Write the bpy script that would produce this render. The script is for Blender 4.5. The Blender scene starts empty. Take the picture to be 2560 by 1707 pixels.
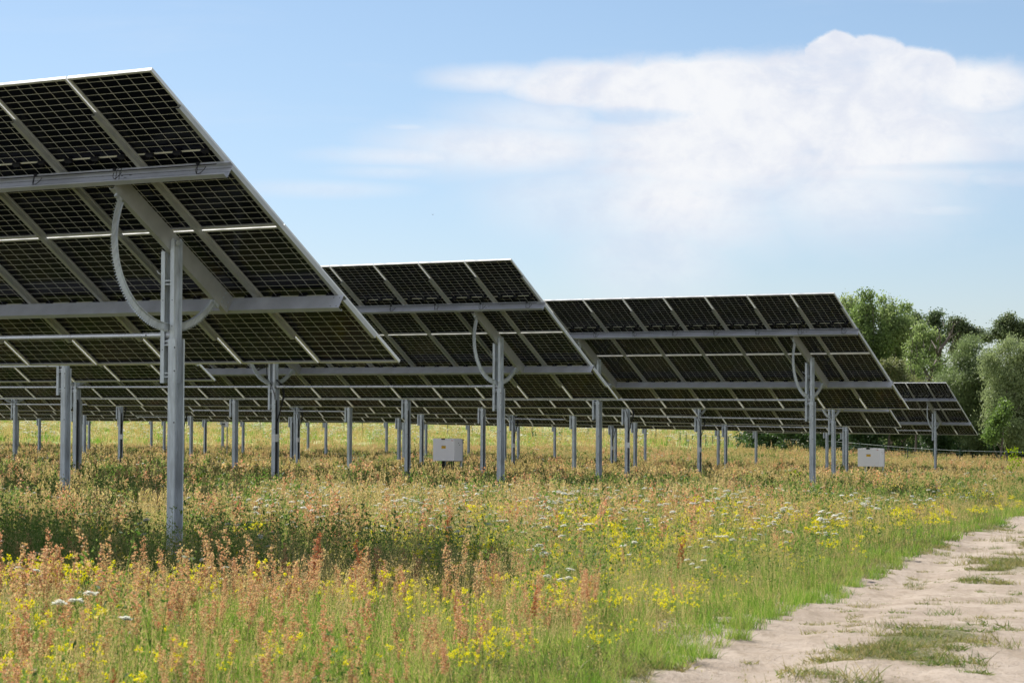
import bpy, math, random
import numpy as np
from mathutils import Matrix, Vector

# ------------------------------------------------------------------ camera, sky, sun, exposure
SC = bpy.context.scene
COL = SC.collection
R = math.radians
F_PX, PITCH, ROLL = 5994.67, 0.0319965, 0.0053056        # focal length in 2560-px units, radians
cam_d = bpy.data.cameras.new('camera')
cam_d.sensor_width = 36.0
cam_d.lens = F_PX / 2560 * 36.0
cam_d.clip_start, cam_d.clip_end = 0.2, 6000
cam_d.dof.use_dof = True
cam_d.dof.focus_distance = 46
cam_d.dof.aperture_fstop = 9.0
cam = bpy.data.objects.new('camera', cam_d)
COL.objects.link(cam)
SC.camera = cam


def cam_rot():
    cp, sp, cr, sr = math.cos(PITCH), math.sin(PITCH), math.cos(ROLL), math.sin(ROLL)
    a = np.array([[1, 0, 0], [0, -sp, cp], [0, cp, sp]])
    return np.array([[cr, sr, 0], [-sr, cr, 0], [0, 0, 1]]) @ a       # rows: right, up, forward


CR = cam_rot()
cam.matrix_world = Matrix(((CR[0][0], CR[1][0], -CR[2][0], 0), (CR[0][1], CR[1][1], -CR[2][1], 0),
                           (CR[0][2], CR[1][2], -CR[2][2], 0), (0, 0, 0, 1)))


def ray(px, py):
    d = CR.T @ np.array([(px - 1280) / F_PX, (853.5 - py) / F_PX, 1.0])
    return d / d[1]


def at(px, py, y):
    """the point on the picture's ray at forward distance y"""
    return ray(px, py) * y


SUN_DIR = Vector((-0.70, 0.97, 1.05)).normalized()        # towards the sun
SUN_EL = math.asin(SUN_DIR.z)
SUN_AZ = math.atan2(SUN_DIR.x, SUN_DIR.y)
sun_d = bpy.data.lights.new('sun', 'SUN')
sun_d.energy, sun_d.angle, sun_d.color = 4.9, R(0.53), (1.0, 0.955, 0.88)
sun = bpy.data.objects.new('sun', sun_d)
COL.objects.link(sun)
sun.rotation_euler = SUN_DIR.to_track_quat('Z', 'Y').to_euler()
SC.view_settings.view_transform = 'Standard'
SC.view_settings.look = 'None'
SC.view_settings.exposure = 0.68
SC.view_settings.gamma = 1.0
SC.view_settings.use_curve_mapping = False


class NT:
    """small helper for node trees"""

    def __init__(self, tree):
        self.t, self.n, self.l = tree, tree.nodes, tree.links

    def add(self, typ, **kw):
        nd = self.n.new(typ)
        for k, v in kw.items():
            setattr(nd, k, v)
        return nd

    def put(self, sock, v):
        if hasattr(v, 'is_linked') or isinstance(v, bpy.types.NodeSocket):
            self.l.new(v, sock)
        else:
            sock.default_value = v

    def m(self, op, a, b=0.0, c=0.0, clamp=False):
        nd = self.add('ShaderNodeMath', operation=op, use_clamp=clamp)
        for i, v in enumerate((a, b, c)):
            self.put(nd.inputs[i], v)
        return nd.outputs[0]

    def mix(self, f, a, b):
        nd = self.add('ShaderNodeMix', data_type='RGBA')
        self.put(nd.inputs[0], f)
        self.put(nd.inputs[6], a)
        self.put(nd.inputs[7], b)
        return nd.outputs[2]

    def ss(self, v, lo, hi, a=0.0, b=1.0):
        nd = self.add('ShaderNodeMapRange', interpolation_type='SMOOTHSTEP')
        self.put(nd.inputs[0], v)
        for i, q in enumerate((lo, hi, a, b)):
            nd.inputs[i + 1].default_value = q
        return nd.outputs[0]

    def noise(self, vec, scale, detail=4.0, rough=0.55, dist=0.0, dim='3D'):
        nd = self.add('ShaderNodeTexNoise', noise_dimensions=dim)
        if vec is not None:
            self.put(nd.inputs['Vector'], vec)
        nd.inputs['Scale'].default_value = scale
        nd.inputs['Detail'].default_value = detail
        nd.inputs['Roughness'].default_value = rough
        nd.inputs['Distortion'].default_value = dist
        return nd


world = bpy.data.worlds.new('World')
SC.world = world
world.use_nodes = True
W = NT(world.node_tree)
W.n.clear()
sky = W.add('ShaderNodeTexSky', sky_type='NISHITA')
sky.sun_disc = False
sky.sun_elevation = SUN_EL
sky.sun_rotation = SUN_AZ
sky.altitude = 50
sky.air_density, sky.dust_density, sky.ozone_density = 1.0, 0.25, 2.2
tc = W.add('ShaderNodeTexCoord')
sep = W.add('ShaderNodeSeparateXYZ')
W.l.new(tc.outputs['Generated'], sep.inputs[0])
AZ = W.m('MULTIPLY', W.m('ARCTAN2', sep.outputs[0], sep.outputs[1]), 10.0)       # tenths of a radian, 0 = view axis
EL = W.m('MULTIPLY', W.m('ARCSINE', sep.outputs[2]), 10.0)
cmb = W.add('ShaderNodeCombineXYZ')
W.put(cmb.inputs[0], AZ)
W.put(cmb.inputs[1], W.m('MULTIPLY', EL, 1.25))
nz1 = W.noise(cmb.outputs[0], 1.9, 8, 0.62, 0.35)
nz2 = W.noise(cmb.outputs[0], 7.5, 8, 0.66, 0.3)
cmb2 = W.add('ShaderNodeCombineXYZ')
W.put(cmb2.inputs[0], W.m('MULTIPLY', AZ, 0.55))
W.put(cmb2.inputs[1], W.m('MULTIPLY', EL, 3.6))
nz3 = W.noise(cmb2.outputs[0], 3.2, 6, 0.6, 0.3)          # streaky
warp = W.m('MULTIPLY', W.m('SUBTRACT', nz1.outputs[0], 0.5), 0.75)
warp2 = W.m('MULTIPLY', W.m('SUBTRACT', nz2.outputs[0], 0.5), 0.22)


def blob(px, py, rx, ry, soft_lo=1.25, soft_hi=0.35, amp=1.0, w1=1.0):
    """soft ellipse of cloud; px, py, rx, ry in the photograph's scale turned into sky angles"""
    a0, e0 = (px - 1280) / 599.47, (1045 - py) / 599.47
    dx = W.m('DIVIDE', W.m('SUBTRACT', AZ, a0), rx / 599.47)
    dy = W.m('DIVIDE', W.m('SUBTRACT', EL, e0), ry / 599.47)
    d = W.m('SQRT', W.m('ADD', W.m('MULTIPLY', dx, dx), W.m('MULTIPLY', dy, dy)))
    d = W.m('ADD', d, W.m('ADD', W.m('MULTIPLY', warp, w1), W.m('MULTIPLY', warp2, 2.0)))
    nd = W.ss(d, soft_hi, soft_lo, amp, 0.0)
    return nd


dens = None
for b in [
    (2085, 155, 85, 72, 1.0, 0.82, 1.1, 0.30), (2170, 165, 110, 72, 1.0, 0.80, 1.08, 0.30), (2270, 185, 130, 62, 1.02, 0.74, 1.0, 0.4), (2420, 235, 200, 85, 1.1, 0.5, 0.9, 0.7),
    (2040, 235, 330, 110, 1.05, 0.66, 1.05, 0.5), (1780, 240, 400, 115, 1.08, 0.62, 1.0, 0.6), (1500, 215, 300, 70, 1.12, 0.55, 0.9, 0.8), (1260, 200, 220, 40, 1.25, 0.3, 0.7, 0.9),
    (2150, 340, 480, 190, 1.2, 0.3, 1.0, 0.9), (1800, 370, 480, 170, 1.2, 0.3, 1.0, 0.9), (1960, 300, 520, 140, 1.2, 0.4, 1.0, 0.7),
    (1700, 500, 400, 180, 1.3, 0.05, 0.88, 1.0), (1640, 620, 240, 160, 1.35, 0.0, 0.62, 1.0), (2100, 480, 380, 150, 1.35, 0.0, 0.75, 1.0),
    (1300, 370, 420, 90, 1.3, 0.1, 0.82, 1.0), (1080, 392, 320, 34, 1.3, 0.1, 0.62, 0.8), (1000, 432, 180, 20, 1.4, 0.0, 0.35, 0.5),
    (800, 478, 240, 24, 1.35, 0.1, 0.36, 0.4), (1020, 322, 80, 12, 1.3, 0.1, 0.4, 0.4), (1380, 300, 320, 80, 1.3, 0.1, 0.6, 1.0),
    (2300, 528, 160, 24, 1.35, 0.1, 0.5, 0.4), (2500, 450, 170, 28, 1.35, 0.1, 0.45, 0.4),
    (2480, 340, 220, 120, 1.3, 0.0, 0.75, 1.0), (1450, 490, 300, 130, 1.35, 0.0, 0.55, 1.0),
]:
    v = blob(*b)
    dens = v if dens is None else W.m('MAXIMUM', dens, v)
hole = blob(1610, 290, 150, 24, 1.4, 0.1, 0.55, 0.9)
hole2 = blob(2330, 420, 260, 12, 1.6, 0.1, 0.25, 0.5)
dens = W.m('SUBTRACT', dens, W.m('ADD', hole, hole2), clamp=True)
streak = W.ss(W.m('ADD', W.m('MULTIPLY', nz3.outputs[0], 0.35), W.m('MULTIPLY', nz1.outputs[0], 0.65)), 0.28, 0.62, 0.80, 1.22)
dens = W.m('MULTIPLY', dens, streak, clamp=True)
# faint veils elsewhere in the sky
veil = W.ss(W.noise(cmb2.outputs[0], 0.9, 6, 0.6, 0.4).outputs[0], 0.50, 0.85, 0.0, 0.30)
dens = W.m('MAXIMUM', dens, veil)
# broken bright cumulus, added unseen behind the viewer to lift the shaded sides
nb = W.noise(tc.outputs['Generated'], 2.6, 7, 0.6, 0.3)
fill_clouds = W.m('MULTIPLY', W.ss(W.m('MULTIPLY', sep.outputs[1], -1.0), -0.15, 0.25), W.ss(nb.outputs[0], 0.42, 0.56, 0.25, 1.0))
dens = W.m('MAXIMUM', dens, fill_clouds)
shade = W.ss(W.m('ADD', W.m('MULTIPLY', nz1.outputs[0], 0.6), W.m('MULTIPLY', nz2.outputs[0], 0.4)), 0.35, 0.62)
cloud_col = W.mix(shade, (7.7, 8.1, 9.1, 1), (9.3, 9.45, 9.75, 1))
# low sky a little paler and warmer, as in dusty summer air
low = W.ss(EL, 0.0, 2.0, 1.0, 0.0)
tint = W.mix(low, (1.02, 1.03, 1.08, 1), (0.86, 0.915, 1.13, 1))
mul = W.add('ShaderNodeMix', data_type='RGBA', blend_type='MULTIPLY')
mul.inputs[0].default_value = 1.0
W.put(mul.inputs[6], sky.outputs[0])
W.put(mul.inputs[7], tint)
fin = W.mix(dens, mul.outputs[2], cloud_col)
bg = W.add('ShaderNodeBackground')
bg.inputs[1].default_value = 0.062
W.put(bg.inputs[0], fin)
wo = W.add('ShaderNodeOutputWorld')
W.l.new(bg.outputs[0], wo.inputs[0])

SC.render.engine = 'CYCLES'
SC.cycles.max_bounces = 8
SC.cycles.diffuse_bounces = 3
SC.cycles.glossy_bounces = 4
SC.cycles.transparent_max_bounces = 8
SC.cycles.caustics_reflective = False
SC.cycles.caustics_refractive = False
SC.cycles.sample_clamp_indirect = 4.0

rng = np.random.default_rng(7)
random.seed(7)


# ------------------------------------------------------------------ materials
def mat_new(name):
    m = bpy.data.materials.new(name)
    m.use_nodes = True
    t = NT(m.node_tree)
    t.n.clear()
    out = t.add('ShaderNodeOutputMaterial')
    return m, t, out


def principled(t, out, base, rough=0.5, metal=0.0, spec=None, coat=0.0):
    p = t.add('ShaderNodeBsdfPrincipled')
    t.put(p.inputs['Base Color'], base)
    t.put(p.inputs['Roughness'], rough)
    t.put(p.inputs['Metallic'], metal)
    if spec is not None:
        t.put(p.inputs['Specular IOR Level'], spec)
    if coat:
        p.inputs['Coat Weight'].default_value = coat
        p.inputs['Coat Roughness'].default_value = 0.05
    t.l.new(p.outputs[0], out.inputs[0])
    return p


def metal_mat(name, col, rough, metal, var=0.12, scale=9.0, streak=True):
    m, t, out = mat_new(name)
    c = t.add('ShaderNodeTexCoord')
    mp = t.add('ShaderNodeMapping')
    mp.inputs['Scale'].default_value = (3, 3, 0.5) if streak else (1, 1, 1)
    t.l.new(c.outputs['Object'], mp.inputs[0])
    a = t.noise(mp.outputs[0], scale, 5, 0.6)
    b = t.noise(c.outputs['Object'], 1.3, 3, 0.6)
    s = t.m('ADD', t.m('MULTIPLY', a.outputs[0], 0.5), t.m('MULTIPLY', b.outputs[0], 0.5))
    lo = tuple(x * (1 - var) for x in col) + (1,)
    hi = tuple(min(1, x * (1 + var)) for x in col) + (1,)
    base = t.mix(t.ss(s, 0.35, 0.65), lo, hi)
    ro = t.ss(a.outputs[0], 0.3, 0.7, rough - 0.08, rough + 0.1)
    principled(t, out, base, ro, metal)
    return m


M = {}
M['galv'] = metal_mat('galvanised_steel', (0.62, 0.665, 0.70), 0.42, 0.25, 0.24)
M['galv_dark'] = metal_mat('galvanised_beam', (0.56, 0.58, 0.64), 0.36, 0.28, 0.10, 5.0, False)
M['rail'] = metal_mat('rail_steel', (0.52, 0.53, 0.52), 0.42, 0.3, 0.10, 6.0, False)
M['alu'] = metal_mat('aluminium_frame', (0.80, 0.80, 0.79), 0.40, 0.35, 0.06, 6.0, False)
M['tube'] = metal_mat('drive_tube', (0.80, 0.81, 0.84), 0.30, 0.5, 0.10, 6.0, False)


def flat_mat(name, col, rough=0.6, metal=0.0, var=0.1, scale=12.0):
    m, t, out = mat_new(name)
    c = t.add('ShaderNodeTexCoord')
    a = t.noise(c.outputs['Object'], scale, 4, 0.6)
    lo = tuple(x * (1 - var) for x in col) + (1,)
    hi = tuple(min(1, x * (1 + var)) for x in col) + (1,)
    principled(t, out, t.mix(a.outputs[0], lo, hi), rough, metal)
    return m


M['black'] = flat_mat('black_plastic', (0.012, 0.012, 0.015), 0.45)
M['cabinet'] = flat_mat('painted_cabinet', (0.78, 0.76, 0.79), 0.45, 0, 0.03, 3)
M['cabinet_side'] = flat_mat('painted_cabinet_side', (0.60, 0.58, 0.60), 0.45, 0, 0.04, 3)
M['yellow'] = flat_mat('yellow_sticker', (0.72, 0.42, 0.01), 0.5)
M['red'] = flat_mat('red_print', (0.55, 0.22, 0.20), 0.5)
M['white'] = flat_mat('white_plate', (0.78, 0.78, 0.78), 0.5)
M['green_metal'] = flat_mat('green_coated_metal', (0.012, 0.045, 0.03), 0.5)
M['wire'] = flat_mat('fence_wire', (0.22, 0.25, 0.24), 0.4, 0.4)
M['wood'] = flat_mat('pale_wood', (0.5, 0.36, 0.24), 0.8)


def module_mat():
    m, t, out = mat_new('solar_laminate')
    uv = t.add('ShaderNodeUVMap')
    s = t.add('ShaderNodeSeparateXYZ')
    t.l.new(uv.outputs[0], s.inputs[0])
    x, y = s.outputs[0], s.outputs[1]
    # six cells across, 26 half cells along, a wider joint in the middle
    def dist(v, start, pitch):
        q = t.m('DIVIDE', t.m('SUBTRACT', v, start), pitch)
        f = t.m('FRACT', q)
        return t.m('MULTIPLY', t.m('MINIMUM', f, t.m('SUBTRACT', 1.0, f)), pitch)
    lx = t.m('LESS_THAN', dist(x, 0.010, 0.184), 0.0026)
    yy = t.m('ABSOLUTE', t.m('SUBTRACT', y, 1.2325))
    ly = t.m('LESS_THAN', dist(yy, 0.010, 0.0925), 0.0025)
    lc = t.m('LESS_THAN', yy, 0.011)
    ex = t.m('GREATER_THAN', t.m('ABSOLUTE', t.m('SUBTRACT', x, 0.562)), 0.553)
    ln = t.m('MAXIMUM', t.m('MAXIMUM', lx, ly), t.m('MAXIMUM', lc, ex))
    # each cell a slightly different tone
    cell = t.add('ShaderNodeTexWhiteNoise', noise_dimensions='2D')
    v = t.add('ShaderNodeCombineXYZ')
    t.put(v.inputs[0], t.m('FLOOR', t.m('DIVIDE', t.m('SUBTRACT', x, 0.015), 0.184)))
    t.put(v.inputs[1], t.m('FLOOR', t.m('DIVIDE', y, 0.0925)))
    t.l.new(v.outputs[0], cell.inputs[0])
    oi = t.add('ShaderNodeObjectInfo')
    k = t.m('ADD', t.m('MULTIPLY', cell.outputs[0], 0.5), t.m('MULTIPLY', oi.outputs['Random'], 0.5))
    cellc = t.mix(k, (0.003, 0.004, 0.011, 1), (0.008, 0.009, 0.021, 1))
    base = t.mix(ln, cellc, (0.95, 0.94, 0.90, 1))
    principled(t, out, base, t.m('ADD', 0.11, t.m('MULTIPLY', ln, 0.3)), 0.0, 0.11)
    return m


M['laminate'] = module_mat()


def leaf_mat(name, cols, trans=0.45, rough=0.6, by_island=True, tcol=1.25, spec=0.25):
    """foliage: diffuse + light passing through; colour varies by plant and by leaf"""
    m, t, out = mat_new(name)
    oi = t.add('ShaderNodeObjectInfo')
    g = t.add('ShaderNodeNewGeometry')
    if by_island:
        k = t.m('FRACT', t.m('ADD', t.m('MULTIPLY', oi.outputs['Random'], 0.75), t.m('MULTIPLY', g.outputs['Random Per Island'], 0.45)))
    else:
        k = oi.outputs['Random']
    cr = t.add('ShaderNodeValToRGB')
    el = cr.color_ramp.elements
    n_ = len(cols)
    while len(el) < n_:
        el.new(0.5)
    for i, c in enumerate(cols):
        el[i].position = i / max(1, n_ - 1)
        el[i].color = tuple(c) + (1,)
    t.put(cr.inputs[0], k)
    p = t.add('ShaderNodeBsdfPrincipled')
    t.put(p.inputs['Base Color'], cr.outputs[0])
    p.inputs['Roughness'].default_value = rough
    p.inputs['Specular IOR Level'].default_value = spec
    tr = t.add('ShaderNodeBsdfTranslucent')
    hs = t.add('ShaderNodeHueSaturation')
    hs.inputs['Value'].default_value = tcol
    hs.inputs['Saturation'].default_value = 1.08
    t.put(hs.inputs['Color'], cr.outputs[0])
    t.put(tr.inputs[0], hs.outputs[0])
    mx = t.add('ShaderNodeMixShader')
    mx.inputs[0].default_value = trans
    t.l.new(p.outputs[0], mx.inputs[1])
    t.l.new(tr.outputs[0], mx.inputs[2])
    t.l.new(mx.outputs[0], out.inputs[0])
    return m


M['grass'] = leaf_mat('grass_blades', [(0.06, 0.15, 0.02), (0.11, 0.22, 0.03), (0.18, 0.29, 0.05), (0.31, 0.34, 0.10), (0.13, 0.24, 0.035), (0.22, 0.28, 0.06)], 0.55)
M['green'] = leaf_mat('fresh_grass', [(0.06, 0.12, 0.02), (0.10, 0.17, 0.03), (0.19, 0.21, 0.06), (0.34, 0.28, 0.13), (0.12, 0.15, 0.04), (0.26, 0.22, 0.10)], 0.45)
M['straw'] = leaf_mat('dry_grass', [(0.40, 0.33, 0.14), (0.52, 0.42, 0.21), (0.46, 0.34, 0.15), (0.34, 0.33, 0.11)], 0.5)
M['sorrel'] = leaf_mat('sorrel_seed', [(0.46, 0.21, 0.12), (0.55, 0.30, 0.17), (0.56, 0.40, 0.21), (0.42, 0.17, 0.09), (0.58, 0.34, 0.21), (0.52, 0.42, 0.20), (0.50, 0.29, 0.13)], 0.5)
M['rust'] = leaf_mat('dock_seed', [(0.34, 0.10, 0.05), (0.42, 0.16, 0.08)], 0.4)
M['stem'] = leaf_mat('stem', [(0.22, 0.20, 0.07), (0.30, 0.22, 0.11)], 0.2)
M['weed'] = leaf_mat('weed_leaf', [(0.05, 0.11, 0.022), (0.085, 0.16, 0.03), (0.14, 0.20, 0.05), (0.21, 0.25, 0.08)], 0.5)
M['weedseed'] = leaf_mat('weed_tips', [(0.13, 0.20, 0.05), (0.22, 0.28, 0.08), (0.32, 0.30, 0.11)], 0.5)
M['petal_y'] = leaf_mat('yellow_petal', [(0.75, 0.66, 0.02), (0.80, 0.74, 0.05)], 0.35)
M['petal_w'] = leaf_mat('white_petal', [(0.72, 0.72, 0.62), (0.80, 0.80, 0.74)], 0.35)
M['bright'] = leaf_mat('bright_weed_leaf', [(0.20, 0.30, 0.02), (0.30, 0.38, 0.03)], 0.5)


def tree_mat(name, cols, trans=0.35, spec=0.3):
    return leaf_mat(name, cols, trans, 0.5, True, 1.3, spec)


M['poplar'] = tree_mat('poplar_leaf', [(0.13, 0.19, 0.06), (0.21, 0.28, 0.10), (0.33, 0.38, 0.18)], 0.5)
M['willow'] = tree_mat('willow_leaf', [(0.15, 0.20, 0.085), (0.22, 0.275, 0.12), (0.31, 0.36, 0.18)], 0.42)
M['pine'] = tree_mat('pine_needle', [(0.08, 0.115, 0.065), (0.12, 0.165, 0.08), (0.18, 0.21, 0.10)], 0.4)
M['shrub'] = tree_mat('shrub_leaf', [(0.03, 0.07, 0.025), (0.06, 0.11, 0.035), (0.11, 0.18, 0.055)], 0.3)
M['paleshrub'] = tree_mat('pale_shrub_leaf', [(0.12, 0.15, 0.05), (0.19, 0.21, 0.08), (0.26, 0.27, 0.13)], 0.35)
M['limeleaf'] = tree_mat('lime_leaf', [(0.12, 0.19, 0.05), (0.18, 0.26, 0.07)], 0.42)
M['bark'] = flat_mat('bark', (0.13, 0.105, 0.085), 0.9, 0, 0.35, 6)
M['birch'] = flat_mat('pale_bark', (0.40, 0.37, 0.33), 0.8, 0, 0.3, 5)


def ground_mat():
    m, t, out = mat_new('meadow_ground')
    c = t.add('ShaderNodeTexCoord')
    P = c.outputs['Object']
    a = t.noise(P, 0.35, 6, 0.65)
    b = t.noise(P, 5.0, 5, 0.7)
    d = t.noise(P, 0.03, 5, 0.6)
    f = t.noise(P, 26.0, 3, 0.7)
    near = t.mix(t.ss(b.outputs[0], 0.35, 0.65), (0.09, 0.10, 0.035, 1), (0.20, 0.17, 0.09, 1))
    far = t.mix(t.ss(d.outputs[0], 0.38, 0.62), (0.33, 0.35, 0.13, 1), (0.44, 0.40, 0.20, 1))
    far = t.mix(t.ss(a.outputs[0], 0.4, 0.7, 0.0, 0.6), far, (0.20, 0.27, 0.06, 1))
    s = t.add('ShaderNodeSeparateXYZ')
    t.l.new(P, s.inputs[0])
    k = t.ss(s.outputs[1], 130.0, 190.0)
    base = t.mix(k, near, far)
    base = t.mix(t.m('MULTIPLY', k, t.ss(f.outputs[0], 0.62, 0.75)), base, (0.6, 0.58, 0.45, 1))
    principled(t, out, base, 0.95, 0, 0.1)
    return m


def sand_mat():
    m, t, out = mat_new('sandy_track')
    c = t.add('ShaderNodeTexCoord')
    P = c.outputs['Object']
    a = t.noise(P, 1.2, 6, 0.65)
    b = t.noise(P, 14.0, 5, 0.7)
    g = t.noise(P, 90.0, 3, 0.6)
    mp = t.add('ShaderNodeMapping')
    mp.inputs['Rotation'].default_value = (0, 0, 0.266)
    mp.inputs['Scale'].default_value = (3.2, 0.55, 1)
    t.l.new(P, mp.inputs[0])
    rut = t.noise(mp.outputs[0], 1.6, 6, 0.7)
    base = t.mix(t.ss(a.outputs[0], 0.35, 0.7), (0.47, 0.39, 0.315, 1), (0.36, 0.29, 0.225, 1))
    base = t.mix(t.ss(rut.outputs[0], 0.50, 0.68, 0, 0.65), base, (0.27, 0.215, 0.155, 1))
    base = t.mix(t.ss(b.outputs[0], 0.52, 0.68, 0, 0.6), base, (0.30, 0.235, 0.165, 1))
    at_ = t.add('ShaderNodeAttribute', attribute_name='bare')
    k = t.m('ADD', at_.outputs['Fac'], t.m('MULTIPLY', t.m('SUBTRACT', b.outputs[0], 0.5), 0.9))
    peb = t.add('ShaderNodeTexVoronoi')
    t.l.new(P, peb.inputs['Vector'])
    peb.inputs['Scale'].default_value = 16.0
    base = t.mix(t.m('MULTIPLY', t.m('LESS_THAN', peb.outputs['Distance'], 0.16), 0.45), base, (0.25, 0.20, 0.14, 1))
    soil = t.mix(t.ss(g.outputs[0], 0.35, 0.65), (0.10, 0.12, 0.04, 1), (0.22, 0.20, 0.10, 1))
    base = t.mix(t.ss(k, 0.12, 0.42), soil, base)
    p = principled(t, out, base, 0.95, 0, 0.1)
    bp = t.add('ShaderNodeBump')
    bp.inputs['Strength'].default_value = 0.7
    bp.inputs['Distance'].default_value = 0.08
    t.put(bp.inputs['Height'], t.m('ADD', t.m('MULTIPLY', b.outputs[0], 0.7), t.m('MULTIPLY', g.outputs[0], 0.25)))
    t.l.new(bp.outputs[0], p.inputs['Normal'])
    return m


M['ground'] = ground_mat()
M['sand'] = sand_mat()


# ------------------------------------------------------------------ mesh helpers
class MB:
    def __init__(self):
        self.v, self.f, self.mi, self.uv = [], [], [], []

    def face(self, pts, mi=0, uv=None):
        n = len(self.v)
        self.v += [tuple(p) for p in pts]
        self.f.append(tuple(range(n, n + len(pts))))
        self.mi.append(mi)
        self.uv.append(uv)

    def box(self, lo, hi, mi=0):
        x0, y0, z0 = lo
        x1, y1, z1 = hi
        n = len(self.v)
        self.v += [(x0, y0, z0), (x1, y0, z0), (x1, y1, z0), (x0, y1, z0), (x0, y0, z1), (x1, y0, z1), (x1, y1, z1), (x0, y1, z1)]
        for q in ((0, 3, 2, 1), (4, 5, 6, 7), (0, 1, 5, 4), (1, 2, 6, 5), (2, 3, 7, 6), (3, 0, 4, 7)):
            self.f.append(tuple(n + i for i in q))
            self.mi.append(mi)
            self.uv.append(None)
        return self

    def tube(self, pts, r, seg=8, mi=0, cap=True):
        """tube through points, radius a number or one per point"""
        pts = [Vector(p) for p in pts]
        rs = r if isinstance(r, (list, tuple)) else [r] * len(pts)
        base = len(self.v)
        up = Vector((0.31, 0.17, 0.94))
        for i, p in enumerate(pts):
            d = (pts[min(i + 1, len(pts) - 1)] - pts[max(i - 1, 0)]).normalized()
            a = d.cross(up)
            if a.length < 1e-3:
                a = d.cross(Vector((1, 0, 0)))
            a.normalize()
            b = d.cross(a)
            for k in range(seg):
                w = 2 * math.pi * k / seg
                self.v.append(tuple(p + (a * math.cos(w) + b * math.sin(w)) * rs[i]))
        for i in range(len(pts) - 1):
            for k in range(seg):
                k2 = (k + 1) % seg
                self.f.append((base + i * seg + k, base + i * seg + k2, base + (i + 1) * seg + k2, base + (i + 1) * seg + k))
                self.mi.append(mi)
                self.uv.append(None)
        if cap:
            self.f.append(tuple(base + k for k in range(seg)))
            e = base + (len(pts) - 1) * seg
            self.f.append(tuple(e + k for k in reversed(range(seg))))
            self.mi += [mi, mi]
            self.uv += [None, None]
        return self

    def mesh(self, name, mats, smooth=False):
        me = bpy.data.meshes.new(name)
        me.from_pydata(self.v, [], self.f)
        for m in mats:
            me.materials.append(m)
        me.polygons.foreach_set('material_index', self.mi)
        if any(u is not None for u in self.uv):
            l = me.uv_layers.new(name='UVMap')
            i = 0
            for fi, f in enumerate(self.f):
                for q in range(len(f)):
                    l.data[i].uv = self.uv[fi][q] if self.uv[fi] else (0, 0)
                    i += 1
        if smooth:
            me.polygons.foreach_set('use_smooth', [True] * len(me.polygons))
        me.update()
        return me


def obj(name, me, parent=None, mat4=None):
    o = bpy.data.objects.new(name, me)
    COL.objects.link(o)
    if parent is not None:
        o.parent = parent
    if mat4 is not None:
        o.matrix_local = mat4
    return o


def tag(o, label=None, cat=None, group=None, kind=None):
    if label:
        o['label'] = label
    if cat:
        o['category'] = cat
    if group:
        o['group'] = group
    if kind:
        o['kind'] = kind
    return o


def empty(name, loc, label, cat, group=None, rz=0.0):
    o = bpy.data.objects.new(name, None)
    o.empty_display_size = 0.3
    COL.objects.link(o)
    o.location = loc
    o.rotation_euler = (0, 0, rz)
    return tag(o, label, cat, group)


def np_mesh(name, verts, quads, mats, mi=None, tris=None):
    """fast mesh from numpy arrays: quads (n,4) and/or tris (m,3)"""
    me = bpy.data.meshes.new(name)
    verts = np.asarray(verts, dtype=np.float32)
    nq = 0 if quads is None else len(quads)
    nt = 0 if tris is None else len(tris)
    me.vertices.add(len(verts))
    me.vertices.foreach_set('co', verts.ravel())
    loops = []
    if nq:
        loops.append(np.asarray(quads, dtype=np.int32).ravel())
    if nt:
        loops.append(np.asarray(tris, dtype=np.int32).ravel())
    loops = np.concatenate(loops)
    me.loops.add(len(loops))
    me.loops.foreach_set('vertex_index', loops)
    st = np.concatenate([np.arange(nq) * 4, nq * 4 + np.arange(nt) * 3]).astype(np.int32)
    me.polygons.add(nq + nt)
    me.polygons.foreach_set('loop_start', st)
    if mi is not None:
        me.polygons.foreach_set('material_index', np.asarray(mi, dtype=np.int32))
    for m in mats:
        me.materials.append(m)
    me.update(calc_edges=True)
    me.validate()
    return me


# ------------------------------------------------------------------ layout of the rows (x to the right, y away, z up, camera at 0)
TH = 0.98145
U = np.array([-math.sin(TH), math.cos(TH), 0.0])           # along a row, away to the left
N = np.array([math.cos(TH), math.sin(TH), 0.0])            # across the rows, away to the right
PITCH_U = 1.1465                                            # module pitch
ML, MW = 2.465, 1.124
S = 2 * ML + 0.03
O0 = np.array([-3.528, 23.25, 0.0])                         # ground position of row 0's near top corner
AX = 3.56                                                   # pivot above the ground


def tau_vec(tau):
    s = math.cos(tau) * N + np.array([0, 0, -math.sin(tau)])
    h = -math.sin(tau) * N + np.array([0, 0, -math.cos(tau)])
    return s, h


def prof(pts):
    xs, ys = zip(*pts)
    return lambda x: float(np.interp(x, xs, ys))


ROWY = {1: prof([(-200, 962), (13, 959), (541, 953)]), 2: prof([(-200, 998), (1544, 998.6)]), 3: prof([(-60, 1013.5), (228, 1015), (800, 1018), (1420, 1020), (2274, 1023.3)]),
        4: prof([(-100, 1026), (489, 1030), (877, 1034.4), (1744, 1041)]), 5: prof([(-100, 1035), (13, 1036), (1222, 1047), (1420, 1053), (2259, 1069)]),
        6: prof([(13, 1043), (1120, 1056), (1420, 1062), (1744, 1067)]), 8: prof([(-100, 1048), (489, 1051), (860, 1056), (1120, 1061), (1420, 1067), (1700, 1073), (1980, 1079), (2257, 1084.6)]), 9: prof([(-100, 1047), (489, 1050), (860, 1055), (1120, 1060), (1420, 1066), (1700, 1072), (1980, 1078)]),
        7: prof([(13, 1050), (489, 1052), (860, 1057), (1120, 1062), (1420, 1068), (1700, 1074), (1980, 1080), (2257, 1085.6)])}
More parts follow.
